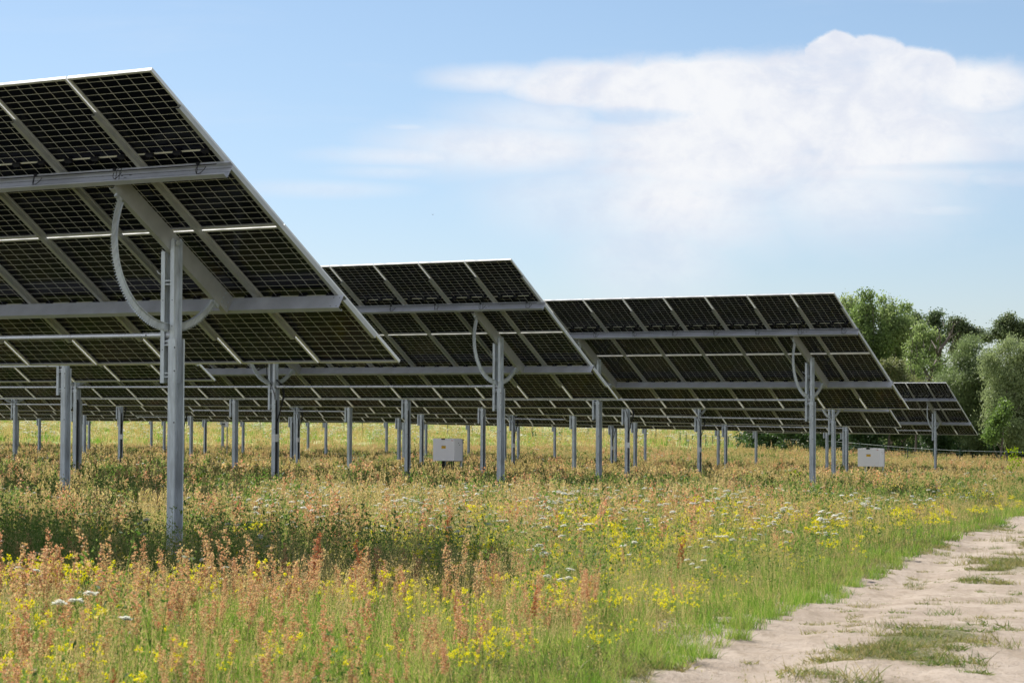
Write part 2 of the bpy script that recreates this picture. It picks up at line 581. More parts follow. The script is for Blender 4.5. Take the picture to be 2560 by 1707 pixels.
RN = {0: 0.0, 1: 11.1, 2: 22.215, 3: 32.90, 4: 44.1, 5: 55.1, 6: 66.0, 7: 77.0, 8: 87.2, 9: 97.44}
T_STD = R(33.4)


def bottom_pt(row, u, tau):
    """ground-plan position of the low edge and its height from the picture's edge line"""
    s, h = tau_vec(tau)
    P = O0 + N * RN[row] + U * u + s * S
    P[2] = 0
    # find z so the point falls on the line: iterate since px depends slightly on z
    z = 0.0
    for _ in range(4):
        c = CR @ np.array([P[0], P[1], z])
        px = 1280 + F_PX * c[0] / c[2]
        y_t = ROWY[row](px)
        z = ray(px, y_t)[2] * P[1]
    return np.array([P[0], P[1], z])


def table_spec(row, u0, n, tau=T_STD, top0=None, slope=None, a0=1.63):
    s, h = tau_vec(tau)
    L_ = n * PITCH_U
    if top0 is None:
        A_, B_ = bottom_pt(row, u0, tau), bottom_pt(row, u0 + L_, tau)
        sl = (B_[2] - A_[2]) / L_
        top = A_ - s * S
    else:
        top, sl = np.array(top0, float), slope
    um = U + np.array([0, 0, sl])
    um = um / np.linalg.norm(um)
    piv = top + s * S / 2 + h * 0.16 + um * a0
    return dict(row=row, n=n, L=L_, tau=tau, slope=sl, piv=piv, a0=a0, top=top, u0=u0)


TABLES = [
    table_spec(0, 0.0, 12, 0.59067, (-3.528, 23.250, 3.370), 0.0015, 1.47),
    table_spec(1, 12.3, 12),
    table_spec(2, 10.64, 24, 0.5862, (-0.030, 47.635, 3.152), 0.0015, 1.63),
    table_spec(3, 8.78, 24, 0.5685, (7.4575, 55.482, 2.931), 0.0015, 1.63),
    table_spec(3, 40.2, 12),
    table_spec(4, 21.0, 12, a0=1.35), table_spec(4, 41.8, 12),
    table_spec(5, 19.1, 12), table_spec(5, 36.5, 24),
    table_spec(6, 33.5, 24), table_spec(6, 64.6, 24),
    table_spec(7, 29.2, 24), table_spec(7, 60.4, 24),
    table_spec(9, 34.06, 12, 0.5765, (22.3185, 123.184, 1.937), 0.0015, 1.55),
    table_spec(8, 35.2, 24), table_spec(8, 66.4, 24), table_spec(9, 51.6, 24), table_spec(9, 82.8, 24),
]
for t_ in TABLES:
    t_['gz'] = t_['piv'][2] - AX

# ------------------------------------------------------------------ ground height
CP = []
for t_ in TABLES:
    b = t_['piv']
    for a in (0.0, t_['L']):
        q = b + U * (a - t_['a0'])
        CP.append((q[0], q[1], t_['gz'] + t_['slope'] * (a - t_['a0'])))
CP += [(0, 0, -1.50), (0, 12, -1.50), (5, 14, -1.52), (-6, 12, -1.48), (-20, 10, -1.40), (15, 12, -1.6), (8, 25, -1.62), (12, 38, -1.75), (3, 30, -1.62),
       (20, 60, -2.1), (35, 90, -2.7), (30, 110, -3.0), (45, 130, -3.2), (32, 150, -3.1), (45, 180, -3.0), (20, 180, -2.6), (0, 160, -2.5),
       (-18, 240, -2.3), (-18, 290, -2.0), (-60, 290, -1.9), (10, 250, -2.4), (30, 250, -2.6), (90, 200, -3.0), (60, 60, -2.6), (-60, 120, -2.2),
       (-80, 220, -1.9), (0, 380, -0.9), (-60, 380, -0.9), (60, 380, -1.6), (0, 480, 0.6), (-90, 480, 0.6), (90, 480, 0.0), (0, 650, 3.0), (-150, 650, 3.5), (150, 650, 2.5),
       (-60, 60, -1.7), (-40, -20, -1.4), (40, -20, -1.8)]
CP = np.array(CP)


def gz(x, y):
    x, y = np.atleast_1d(np.asarray(x, float)), np.atleast_1d(np.asarray(y, float))
    z = np.zeros_like(x)
    for i in range(0, len(x), 20000):
        xx, yy = x[i:i + 20000, None], y[i:i + 20000, None]
        d2 = (xx - CP[:, 0]) ** 2 + (yy - CP[:, 1]) ** 2
        k = (2.0 + 0.06 * np.abs(yy)) ** 2
        w = 1.0 / (d2 + k) ** 2
        z[i:i + 20000] = (w * CP[:, 2]).sum(1) / w.sum(1)
    return z


def vnoise(x, y, s, seed=0):
    """smooth value noise 0..1"""
    x, y = np.asarray(x, float) / s, np.asarray(y, float) / s
    xi, yi = np.floor(x).astype(np.int64), np.floor(y).astype(np.int64)
    fx, fy = x - xi, y - yi
    fx, fy = fx * fx * (3 - 2 * fx), fy * fy * (3 - 2 * fy)

    def h(a, b):
        q = (a * 374761393 + b * 668265263 + seed * 1442695041) & 0x7fffffff
        q = ((q ^ (q >> 13)) * 1274126177) & 0x7fffffff
        return ((q ^ (q >> 16)) & 0xffff) / 65535.0
    return (h(xi, yi) * (1 - fx) * (1 - fy) + h(xi + 1, yi) * fx * (1 - fy) + h(xi, yi + 1) * (1 - fx) * fy + h(xi + 1, yi + 1) * fx * fy)


def fbm(x, y, s, seed=0, oct_=3):
    v, a, t = 0.0, 1.0, 0.0
    for i in range(oct_):
        v = v + a * vnoise(x, y, s / 2 ** i, seed + i * 17)
        t += a
        a *= 0.55
    return v / t


def micro(x, y):
    k = np.clip(1.0 - (np.abs(y) - 60) / 60, 0, 1)
    return (fbm(x, y, 2.2, 5) - 0.5) * 0.07 * k


def path_d(x, y):
    """distance to the right of the track's left edge"""
    bend = 0.30 * np.sin((y - 10) / 9.0) + (fbm(x, y, 3.0, 31) - 0.5) * 0.9
    far = 0.00095 * np.clip(y - 40, 0, None) ** 2
    return (x - (1.05 + 0.274 * (y - 13.6)) + far + bend * 0.4) / 1.036 - np.clip(y - 96, 0, None) * 1.2


def path_open(x, y):
    """1 on bare sand, 0 in the grass"""
    d = path_d(x, y)
    d = d + (fbm(x, y, 0.55, 71, 3) - 0.5) * 0.55 + (fbm(x, y, 1.7, 72, 2) - 0.5) * 0.5
    n = fbm(x * 1.0, y * 0.5, 0.75, 77, 4) - 0.5
    nearf = np.clip((30 - y) / 8.0, 0, 1)
    hw = 0.44 + 0.18 * nearf
    wide = np.exp(-((y - 20) / 3.2) ** 2)
    t1 = np.exp(-((d - 0.22 + 0.18 * wide) / (hw + 0.25 * wide)) ** 2)
    t2 = np.exp(-((d - 1.95) / 0.50) ** 2)
    mid = (0.62 * wide + 0.16) * np.exp(-((d - 1.1) / 0.7) ** 4)
    far = (0.60 * wide + 0.10) * np.exp(-((d - 3.1) / 0.8) ** 2)
    return np.clip(t1 + t2 + mid + far + n * 1.6 - 0.05, 0, 1) * (d > -1.1) * (d < 4.5)


def field(x, y):
    """1 where the tall meadow stands"""
    d = path_d(x, y)
    return ((d < -0.6) | ((d > 3.0) & (y > 32))) * 1.0


GRID = {}


def sheet_z(x, y):
    """height of the built ground sheet (bilinear)"""
    gx, gy, g = GRID['xs'], GRID['ys'], GRID['z']
    i = np.clip(np.searchsorted(gx, x) - 1, 0, len(gx) - 2)
    j = np.clip(np.searchsorted(gy, y) - 1, 0, len(gy) - 2)
    u, v = (x - gx[i]) / (gx[i + 1] - gx[i]), (y - gy[j]) / (gy[j + 1] - gy[j])
    return g[j, i] * (1 - u) * (1 - v) + g[j, i + 1] * u * (1 - v) + g[j + 1, i] * (1 - u) * v + g[j + 1, i + 1] * u * v


def grid_sheet(name, xs, ys, zf, mat, keep=None):
    X, Y = np.meshgrid(xs, ys)
    Z = zf(X.ravel(), Y.ravel())
    V = np.stack([X.ravel(), Y.ravel(), Z], 1)
    nx, ny = len(xs), len(ys)
    GRID.update(xs=xs, ys=ys, z=Z.reshape(ny, nx))
    i = np.arange(nx * ny).reshape(ny, nx)
    Q = np.stack([i[:-1, :-1], i[:-1, 1:], i[1:, 1:], i[1:, :-1]], -1).reshape(-1, 4)
    if keep is not None:
        c = V[Q].mean(1)
        Q = Q[keep(c[:, 0], c[:, 1])]
    me = np_mesh(name, V, Q, [mat])
    me.polygons.foreach_set('use_smooth', [True] * len(me.polygons))
    return obj(name, me)


xs = np.concatenate([np.linspace(-900, -60, 30)[:-1], np.linspace(-60, -14, 47)[:-1], np.linspace(-14, 14, 94)[:-1], np.linspace(14, 60, 47)[:-1], np.linspace(60, 900, 30)])
ys = np.concatenate([np.linspace(-60, 5, 14)[:-1], np.linspace(5, 45, 134)[:-1], np.linspace(45, 140, 96)[:-1], np.linspace(140, 700, 80)[:-1], np.linspace(700, 3000, 20)])
tag(grid_sheet('ground', xs, ys, lambda x, y: gz(x, y) + micro(x, y), M['ground']), kind='structure')

# the sandy track: strip sheet following the ground, 4 mm above it, cut ragged by its own mask
ts = np.concatenate([np.arange(8.0, 27, 0.07), np.arange(27, 45, 0.14), np.arange(45, 100, 0.5)])
ds = np.arange(-1.5, 5.2, 0.07)
D, Tt = np.meshgrid(ds, ts)
PX_, PY_ = (1.05 + 0.274 * (Tt - 13.6)) - 0.00095 * np.clip(Tt - 40, 0, None) ** 2 + D * 1.036, Tt
fx, fy = PX_.ravel(), PY_.ravel()
bare = path_open(fx, fy)


def path_rise(x, y):
    """how far the track's uneven surface stands above the ground sheet (negative outside it)"""
    D_ = (x - (1.05 + 0.274 * (y - 13.6)) + 0.00095 * np.clip(y - 40, 0, None) ** 2) / 1.036
    e_ = np.clip(np.minimum(D_ + 1.5, 5.2 - D_) / 0.6, -1, 1) * (y < 100) * (y > 8)
    d_ = path_d(x, y)
    return (-0.10 + 0.125 * e_ + 0.05 * fbm(x, y, 0.42, 91, 3) ** 1.5 + 0.03 * fbm(x, y, 1.3, 92, 2)
            + 0.02 * (1 - path_open(x, y)) - 0.022 * np.exp(-((d_ - 0.25) / 0.22) ** 2) - 0.022 * np.exp(-((d_ - 1.95) / 0.22) ** 2))


pz = sheet_z(fx, fy) + path_rise(fx, fy)
V = np.stack([fx, fy, pz], 1)
nx, ny = len(ds), len(ts)
I = np.arange(nx * ny).reshape(ny, nx)
Q = np.stack([I[:-1, :-1], I[:-1, 1:], I[1:, 1:], I[1:, :-1]], -1).reshape(-1, 4)
me = np_mesh('path', V, Q, [M['sand']])
me.polygons.foreach_set('use_smooth', [True] * len(me.polygons))
av = me.attributes.new('bare', 'FLOAT', 'POINT')
av.data.foreach_set('value', bare.astype(np.float32))
tag(obj('path', me), kind='structure')

# ------------------------------------------------------------------ solar table parts (tilt frame: x along the row, y up the slope, z = sunny side)
def mesh_laminate():
    b = MB()
    w, l = MW / 2 - 0.012, ML / 2 - 0.012
    z0, z1 = 0.026, 0.032
    b.box((-w, -l, z0), (w, l, z1))
    b.uv = []
    for q in b.f:
        b.uv.append([(b.v[i][0] + MW / 2, b.v[i][1] + ML / 2) for i in q])
    return b.mesh('solar_module', [M['laminate']])


def mesh_frame():
    b = MB()
    w, l, t, lip = MW / 2, ML / 2, 0.0115, 0.028
    for sx in (-1, 1):
        x0, x1 = sorted((sx * w, sx * (w - t)))
        b.box((x0, -l, 0.0), (x1, l, 0.035))
        x0, x1 = sorted((sx * (w - t), sx * (w - lip)))
        b.box((x0, -l + t, 0.0), (x1, l - t, 0.002))
    for sy in (-1, 1):
        y0, y1 = sorted((sy * l, sy * (l - t)))
        b.box((-w + t, y0, 0.0003), (w - t, y1, 0.0347))
        y0, y1 = sorted((sy * (l - t), sy * (l - lip)))
        b.box((-w + lip, y0, 0.0), (w - lip, y1, 0.002))
    return b.mesh('frame', [M['alu']])


def mesh_jbox():
    b = MB()
    b.box((-0.05, -0.022, -0.004), (0.05, 0.022, 0.0255))
    b.box((-0.03, -0.032, 0.006), (0.03, -0.0225, 0.024))
    b.tube([(0.02, -0.03, 0.015), (0.05, -0.06, -0.004), (0.14, -0.075, 0.006)], 0.004, 5)
    return b.mesh('junction_box', [M['black']])


def csec(b, axis, a0, a1, depth0, depth1, off, flange, lip, th, open_dir, mi=0):
    """C profile along local x or y. depth along -z (h), flanges pointing in open_dir from the web plane 'off'."""
    z0, z1 = -depth1, -depth0
    w0, w1 = (off, off + th) if open_dir < 0 else (off - th, off)
    e0 = off + open_dir * flange
    f0, f1 = sorted((off if open_dir > 0 else off, e0))
    l0, l1 = sorted((e0, e0 - open_dir * th))
    def bb(p0, p1, q0, q1):
        if axis == 'x':
            b.box((a0, p0, q0), (a1, p1, q1), mi)
        else:
            b.box((p0, a0, q0), (p1, a1, q1), mi)
    bb(w0, w1, z0, z1)
    bb(f0, f1, z0, z0 + th)
    bb(f0, f1, z1 - th, z1)
    if lip:
        bb(l0, l1, z0 + th, z0 + th + lip)
        bb(l0, l1, z1 - th - lip, z1 - th)


def mesh_rail():
    b = MB()
    csec(b, 'y', -1.93, 1.96, 0.003, 0.055, -0.020, 0.046, 0.008, 0.003, 1)
    for y in (-1.93, 1.9):                                            # module clamps at both ends
        b.box((-0.02, y, -0.0025), (0.014, y + 0.05, 0.0))
    return b.mesh('rail', [M['rail']])


PU_T, PL_T = 1.405, 3.62
PD0, PD1 = 0.056, 0.222


def mesh_purlin(L, upper):
    b = MB()
    y = S / 2 - (PU_T if upper else PL_T)
    if upper:          # open towards the upslope side: lips and inner web can be seen
        csec(b, 'x', -0.085, L + 0.085, PD0, PD1, y, 0.062, 0.016, 0.003, 1)
        for a in (1.55, ):
            for dx, dz in ((-0.28, .10), (-0.22, .13), (-0.16, .10), (-.2, .16), (0.12, .09), (0.1, .16)):
                b.box((a + dx, y + 0.0005, -dz - 0.006), (a + dx + 0.03, y + 0.003, -dz), 1)
        # stiffening groove line
        b.box((-0.085, y + 0.0035, -0.150), (L + 0.085, y + 0.009, -0.142), 0)
        b.box((-0.085, y + 0.0035, -0.098), (L + 0.085, y + 0.006, -0.095), 1)
    else:
        csec(b, 'x', -0.085, L + 0.085, PD0, PD1, y, 0.062, 0.016, 0.003, -1)
        for dx in (-0.05, 0.03):
            for dz in (0.085, 0.195):
                b.box((dx, y + 0.003, -dz - 0.008), (dx + 0.012, y + 0.0045, -dz), 1)
    return b.mesh('purlin', [M['galv_dark'], M['black']])


def mesh_cable(L, rnd):
    """black string cable run along the upper purlin with a hanging loop at every rail"""
    b = MB()
    y = S / 2 - PU_T + 0.066
    x = 0.25
    while x < L - 0.3:
        pts = []
        r = 0.05 + rnd.random() * 0.03
        for k in range(9):
            w = -0.2 - (math.pi - 0.4) * k / 8
            pts.append((x + r * math.cos(w), y + 0.012, -0.10 + (r + 0.05) * math.sin(w) + 0.0))
        b.tube(pts, 0.004, 5)
        for _ in range(2):
            dx = rnd.uniform(-0.03, 0.10)
            b.tube([(x + dx, y + 0.01, -0.06), (x + dx - 0.01, y + 0.02, -0.12), (x + dx - 0.03, y + 0.004, -0.21)], 0.0035, 5)
        b.box((x + 0.06, y - 0.02, -0.075), (x + 0.10, y + 0.012, -0.055))
        x += PITCH_U
    b.tube([(0.1, y - 0.02, -0.07), (L - 0.1, y - 0.02, -0.07)], 0.006, 5)
    return b.mesh('cable', [M['black']])


def mesh_beam():
    b = MB()
    y1, y0 = S / 2 - PU_T - 0.008, S / 2 - PL_T + 0.008
    csec(b, 'y', y0, y1, 0.062, 0.262, -0.022, 0.062, 0.014, 0.004, 1)
    yy = y0 + 0.02
    for dy in (0.03, 0.12):                                           # bolt heads where the beam meets the lower purlin
        for dz in (0.10, 0.16, 0.22):
            b.box((-0.034, yy + dy, -dz - 0.009), (-0.026, yy + dy + 0.018, -dz + 0.009), 1)
    for s_ in (-1, 1):                                                # small angle brackets at the ends of the gear arc
        b.box((-0.018, s_ * 0.94 - 0.05, -0.30), (0.012, s_ * 0.94 + 0.05, -0.2625), 1)
    b.tube([(-0.085, 0, -0.16), (0.05, 0, -0.16)], 0.03, 12, 1)       # pivot bolt
    return b.mesh('main_beam', [M['rail'], M['galv']])


def mesh_arc():
    b = MB()
    ro, ri, n = 0.935, 0.868, 84
    zc = -0.16
    a0, a1 = R(188), R(352)

    def pt(r, a, x):
        return (x, r * math.cos(a), zc + r * math.sin(a))
    for k in range(n):
        u0, u1 = a0 + (a1 - a0) * k / n, a0 + (a1 - a0) * (k + 1) / n
        um, uq = u0 + (u1 - u0) * 0.28, u0 + (u1 - u0) * 0.72
        for x0, x1, r0, r1 in ((-0.004, 0.004, ri + 0.004, ro), (-0.022, 0.022, ri - 0.004, ri + 0.004)):
            P = [pt(r0, u0, x0), pt(r0, u1, x0), pt(r1, u1, x0), pt(r1, u0, x0), pt(r0, u0, x1), pt(r0, u1, x1), pt(r1, u1, x1), pt(r1, u0, x1)]
            nn = len(b.v)
            b.v += P
            for q in ((0, 1, 2, 3), (7, 6, 5, 4), (0, 4, 5, 1), (3, 2, 6, 7)):
                b.f.append(tuple(nn + i for i in q))
                b.mi.append(0)
                b.uv.append(None)
        # tooth
        P = [pt(ro, um, -0.010), pt(ro, uq, -0.010), pt(ro + 0.022, (um + uq) / 2, -0.010), pt(ro, um, 0.010), pt(ro, uq, 0.010), pt(ro + 0.022, (um + uq) / 2, 0.010)]
        nn = len(b.v)
        b.v += P
        for q in ((0, 2, 1), (3, 4, 5), (0, 3, 5, 2), (1, 2, 5, 4)):
            b.f.append(tuple(nn + i for i in q))
            b.mi.append(0)
            b.uv.append(None)
    return b.mesh('gear_arc', [M['galv']])


def vchan(b, x_web, flange, yd, z0, z1, th=0.004, lip=0.0, groove=False):
    """vertical C post open towards -x"""
    b.box((x_web, -yd, z0), (x_web + th, yd, z1))
    b.box((x_web - flange, yd - th, z0), (x_web, yd, z1))
    b.box((x_web - flange, -yd, z0), (x_web, -yd + th, z1))
    if lip:
        b.box((x_web - flange, yd - th - lip, z0), (x_web - flange + th, yd - th, z1))
        b.box((x_web - flange, -yd + th, z0), (x_web - flange + th, -yd + th + lip, z1))
    if groove:
        b.box((x_web - 0.012, -0.022, z0), (x_web, 0.022, z1 - 0.001))


PILE_TOP = AX - 1.03


def mesh_pile():
    b = MB()
    vchan(b, -0.034, 0.088, 0.079, -0.7, PILE_TOP, 0.005, 0.012, True)
    for z in (PILE_TOP - 0.1, PILE_TOP - 0.35, PILE_TOP - 0.9):
        b.box((-0.1285, 0.0795, z), (-0.112, 0.082, z + 0.016), 1)
    return b.mesh('pile', [M['galv'], M['black']])


def mesh_mast():
    b = MB()
    vchan(b, -0.040, 0.052, 0.066, AX - 1.50, AX + 0.02, 0.004)
    # pointed tops of the flanges
    for sy in (-1, 1):
        y0, y1 = (0.062, 0.066) if sy > 0 else (-0.066, -0.062)
        n = len(b.v)
        x0, x1 = -0.092, -0.040
        b.v += [(x0, y0, AX + 0.02), (x1, y0, AX + 0.02), ((x0 + x1) / 2, y0, AX + 0.055), (x0, y1, AX + 0.02), (x1, y1, AX + 0.02), ((x0 + x1) / 2, y1, AX + 0.055)]
        for q in ((0, 1, 2), (5, 4, 3), (0, 2, 5, 3), (1, 4, 5, 2)):
            b.f.append(tuple(n + i for i in q))
            b.mi.append(0)
            b.uv.append(None)
    vchan(b, 0.097, 0.050, 0.060, AX - 1.50, AX - 0.09, 0.004)
    for z in (AX - 0.45, AX - 1.10, AX - 1.44):                       # ladder brackets
        b.box((-0.036, 0.03, z), (0.0965, 0.055, z + 0.012))
        b.box((-0.036, 0.03, z + 0.04), (0.0965, 0.055, z + 0.052))
    for z in (AX - 0.62, AX - 0.9, AX - 1.15):                        # holes
        for x in (-0.066, 0.071):
            y = 0.0662 if x < 0 else 0.0602
            b.box((x - 0.005, y, z), (x + 0.005, y + 0.001, z + 0.010), 1)
    return b.mesh('mast', [M['galv'], M['black']])


def mesh_gearbox():
    b = MB()
    z = AX - 0.985
    b.tube([(-0.034, 0, z), (0.074, 0, z)], 0.045, 14)
    b.tube([(-0.03, 0.0, z - 0.09), (0.07, 0.0, z - 0.09)], 0.02, 10)
    b.box((-0.02, -0.03, z - 0.12), (0.05, 0.03, z - 0.05))
    return b.mesh('gearbox', [M['galv_dark']])


def mesh_conduit():
    b = MB()
    pts = []
    for k in range(13):
        w = R(100) + R(215) * k / 12
        pts.append((0.14 + 0.075 * math.cos(w), 0.02, AX - 0.20 + 0.13 * math.sin(w)))
    b.tube(pts, 0.007, 6)
    return b.mesh('conduit_loop', [M['rail']])


def mesh_trunking():
    b = MB()
    b.box((-0.075, -0.045, 0.0), (-0.048, 0.03, PILE_TOP - 0.25))
    for k in range(4):
        b.tube([(-0.085 - 0.006 * (k % 2), -0.03 + 0.016 * k, 0.0), (-0.085, -0.03 + 0.016 * k, 1.0), (-0.084, -0.03 + 0.014 * k, PILE_TOP - 0.3)], 0.011, 6)
    return b.mesh('cable_trunking', [M['black']])


def mesh_cableloop():
    b = MB()
    zt = PILE_TOP - 0.35
    for k in range(6):                                                 # drooping bundle on the right of the pile
        o = 0.012 * k
        b.tube([(-0.10, -0.01 + o * .5, zt + 0.55), (-0.20 - o, -0.05, zt + 0.42), (-0.235 - o * 0.6, -0.07, zt + 0.2), (-0.17, -0.05, zt - 0.12), (-0.10, -0.02, zt - 0.4), (-0.095, -0.02 + o * .4, 0.15)], 0.013, 6)
    b.tube([(0.16, 0.05, zt + 0.95), (0.10, 0.10, zt + 0.60), (-0.03, 0.11, zt + 0.45), (-0.12, 0.09, zt + 0.2), (-0.10, 0.03, zt - 0.1)], 0.010, 6)
    for k in range(7):                                                 # coil by the control unit, top left
        cx, cz = 0.30 + 0.03 * math.sin(k * 2.1), zt + 0.92 + 0.02 * math.cos(k * 1.7)
        pts = []
        for q in range(13):
            w = 2 * math.pi * q / 12
            pts.append((cx + 0.17 * math.cos(w) + 0.06 * math.sin(k), 0.10 + 0.012 * k, cz + (0.05 + 0.012 * k) * math.sin(w) - 0.10 * max(0, math.cos(w))))
        b.tube(pts, 0.008, 5, cap=False)
    return b.mesh('cable_bundle', [M['black']])


def mesh_ctrl():
    b = MB()
    z = AX - 0.42
    b.box((0.095, -0.05, z), (0.21, 0.07, z + 0.18))
    b.box((0.105, 0.0705, z + 0.02), (0.20, 0.076, z + 0.16))
    return b.mesh('control_unit', [M['rail']])


def mesh_clip():
    b = MB()
    b.box((-0.130, 0.0795, 1.35), (-0.05, 0.083, 1.52))
    b.box((-0.134, -0.04, 1.35), (-0.1305, 0.083, 1.52))
    return b.mesh('clip_plate', [M['white']])


def mesh_shaft(x0, x1, posts):
    b = MB()
    z = AX - 0.985
    b.tube([(x0, 0.0, z), (x1, 0.0, z)], 0.026, 12)
    for p in posts:
        for s_, on in ((1, True), (-1, p > 0.1)):
            if on:
                b.tube([(p + s_ * 0.085, 0, z), (p + s_ * 0.40, 0, z)], 0.031, 12)
                b.tube([(p + s_ * 0.34, -0.04, z), (p + s_ * 0.34, 0.04, z)], 0.006, 5, 1)
    return b.mesh('drive_shaft', [M['tube'], M['black']], smooth=False)


MS = dict(mod=mesh_laminate(), frame=mesh_frame(), jb=mesh_jbox(), rail=mesh_rail(), beam=mesh_beam(), arc=mesh_arc(), pile=mesh_pile(), mast=mesh_mast(),
          gear=mesh_gearbox(), cond=mesh_conduit(), trunk=mesh_trunking(), loop=mesh_cableloop(), clip=mesh_clip(), ctrl=mesh_ctrl())
PUR = {(n, up): mesh_purlin(n * PITCH_U, up) for n in (12, 24) for up in (True, False)}
CAB = {n: mesh_cable(n * PITCH_U, random.Random(n)) for n in (12, 24)}

TLAB = [
    'nearest and largest tilted solar table, cut by the left edge of the photo',
    'solar table right behind the nearest one, mostly hidden below its low edge',
    'second largest solar table, in the middle of the photo',
    'long solar table right of the middle one, ending before the tall green trees',
    'third row solar table low at the left edge of the photo',
    'fourth row solar table with a black cable coil, below the long right table',
    'low far solar table behind the nearest post, fourth row from the front',
    'solar table showing just below the lower right corner of the long right table',
    'fifth row far solar table low behind the middle table and its post',
    'sixth row solar table, its right end behind the cable post right of centre',
    'far solar table in the sixth row at the far left',
    'rear solar table whose low edge lies lowest in the right half',
    'rear solar table at the left, its low edge just above the sunlit meadow',
    'small solar table at the far right standing clear in front of the willows',
    'last but one row solar table, hidden but for its thin posts right of centre',
    'last but one row solar table, hidden but for its thin posts at the left',
    'last row solar table, only thin posts seen behind the middle table\'s post',
    'last row solar table, only thin posts seen behind the nearest post',
]
CABLES = {2: [1], 3: [], 5: [0], 7: [1], 1: [1], 8: [1, 2], 9: [1], 6: [0], 11: [2], 4: [0]}
TRUNKS = {13: [0], 11: [0, 1], 9: [0, 3], 3: [2], 8: [0], 2: [2, 3], 12: [1], 5: [1]}

for ti, t in enumerate(TABLES):
    g = np.array([t['piv'][0], t['piv'][1], t['gz']])
    root = empty('solar_table', g, TLAB[ti], 'solar table', 'tilted solar tables standing in rows in the meadow')
    sl = math.atan(t['slope'])
    root.rotation_euler = Matrix.Rotation(TH + math.pi / 2, 4, 'Z').to_euler()
    near = ti in (0, 1, 2, 3, 4, 5, 7, 13)
    Tm = Matrix.Translation((0, 0, AX)) @ Matrix.Rotation(-sl, 4, 'Y') @ Matrix.Translation((-t['a0'], -0.16 * math.sin(t['tau']), 0.16 * math.cos(t['tau']))) @ Matrix.Rotation(t['tau'], 4, 'X')
    n = t['n']
    for i in range(n):
        for sy in (1, -1):
            Mx = Tm @ Matrix.Translation(((i + 0.5) * PITCH_U, sy * (ML / 2 + 0.0085), 0))
            md = obj('solar_module', MS['mod'], root, Mx)
            if near:
                obj('frame', MS['frame'], md)
                if ti in (0, 2, 3, 13) or sy > 0:
                    for q in (-0.378, 0.0, 0.378):
                        obj('junction_box', MS['jb'], md, Matrix.Translation((q, 0, 0)))
            else:
                obj('frame', MS['frame'], md)
    for i in range(n + 1):
        obj('rail', MS['rail'], root, Tm @ Matrix.Translation((i * PITCH_U + (0.010 if i == 0 else 0), 0, 0)))
    pu = obj('purlin', PUR[(n, True)], root, Tm)
    obj('cable', CAB[n], pu)
    obj('purlin', PUR[(n, False)], root, Tm)
    npst = 3 if n == 12 else 5
    first, last = t['a0'], t['L'] - 1.63
    poss = [first + (last - first) * k / (npst - 1) for k in range(npst)]
    for k, a in enumerate(poss):
        dz = t['slope'] * (a - first)
        Pm = Matrix.Translation((a - t['a0'], 0, dz))
        Bm = Tm @ Matrix.Translation((a, 0, 0))
        bm = obj('main_beam', MS['beam'], root, Bm)
        obj('gear_arc', MS['arc'], root, Bm)
        ps = obj('post', MS['pile'], root, Pm)
        obj('mast', MS['mast'], ps)
        obj('gearbox', MS['gear'], ps)
        if near:
            obj('conduit_loop', MS['cond'], ps)
        if k in CABLES.get(ti, []):
            obj('cable_bundle', MS['loop'], ps)
            obj('clip_plate', MS['clip'], ps)
            obj('control_unit', MS['ctrl'], ps)
        if k in CABLES.get(ti, []) or k in TRUNKS.get(ti, []):
            obj('cable_trunking', MS['trunk'], ps)
    x_end = t['L'] - t['a0'] + (2.2 if ti in (0, 2, 3, 5, 7, 9, 11) else 0)
    shm = mesh_shaft(0.08, x_end, [a - t['a0'] for a in poss])
    obj('drive_shaft', shm, root, Matrix.Rotation(-sl, 4, 'Y'))

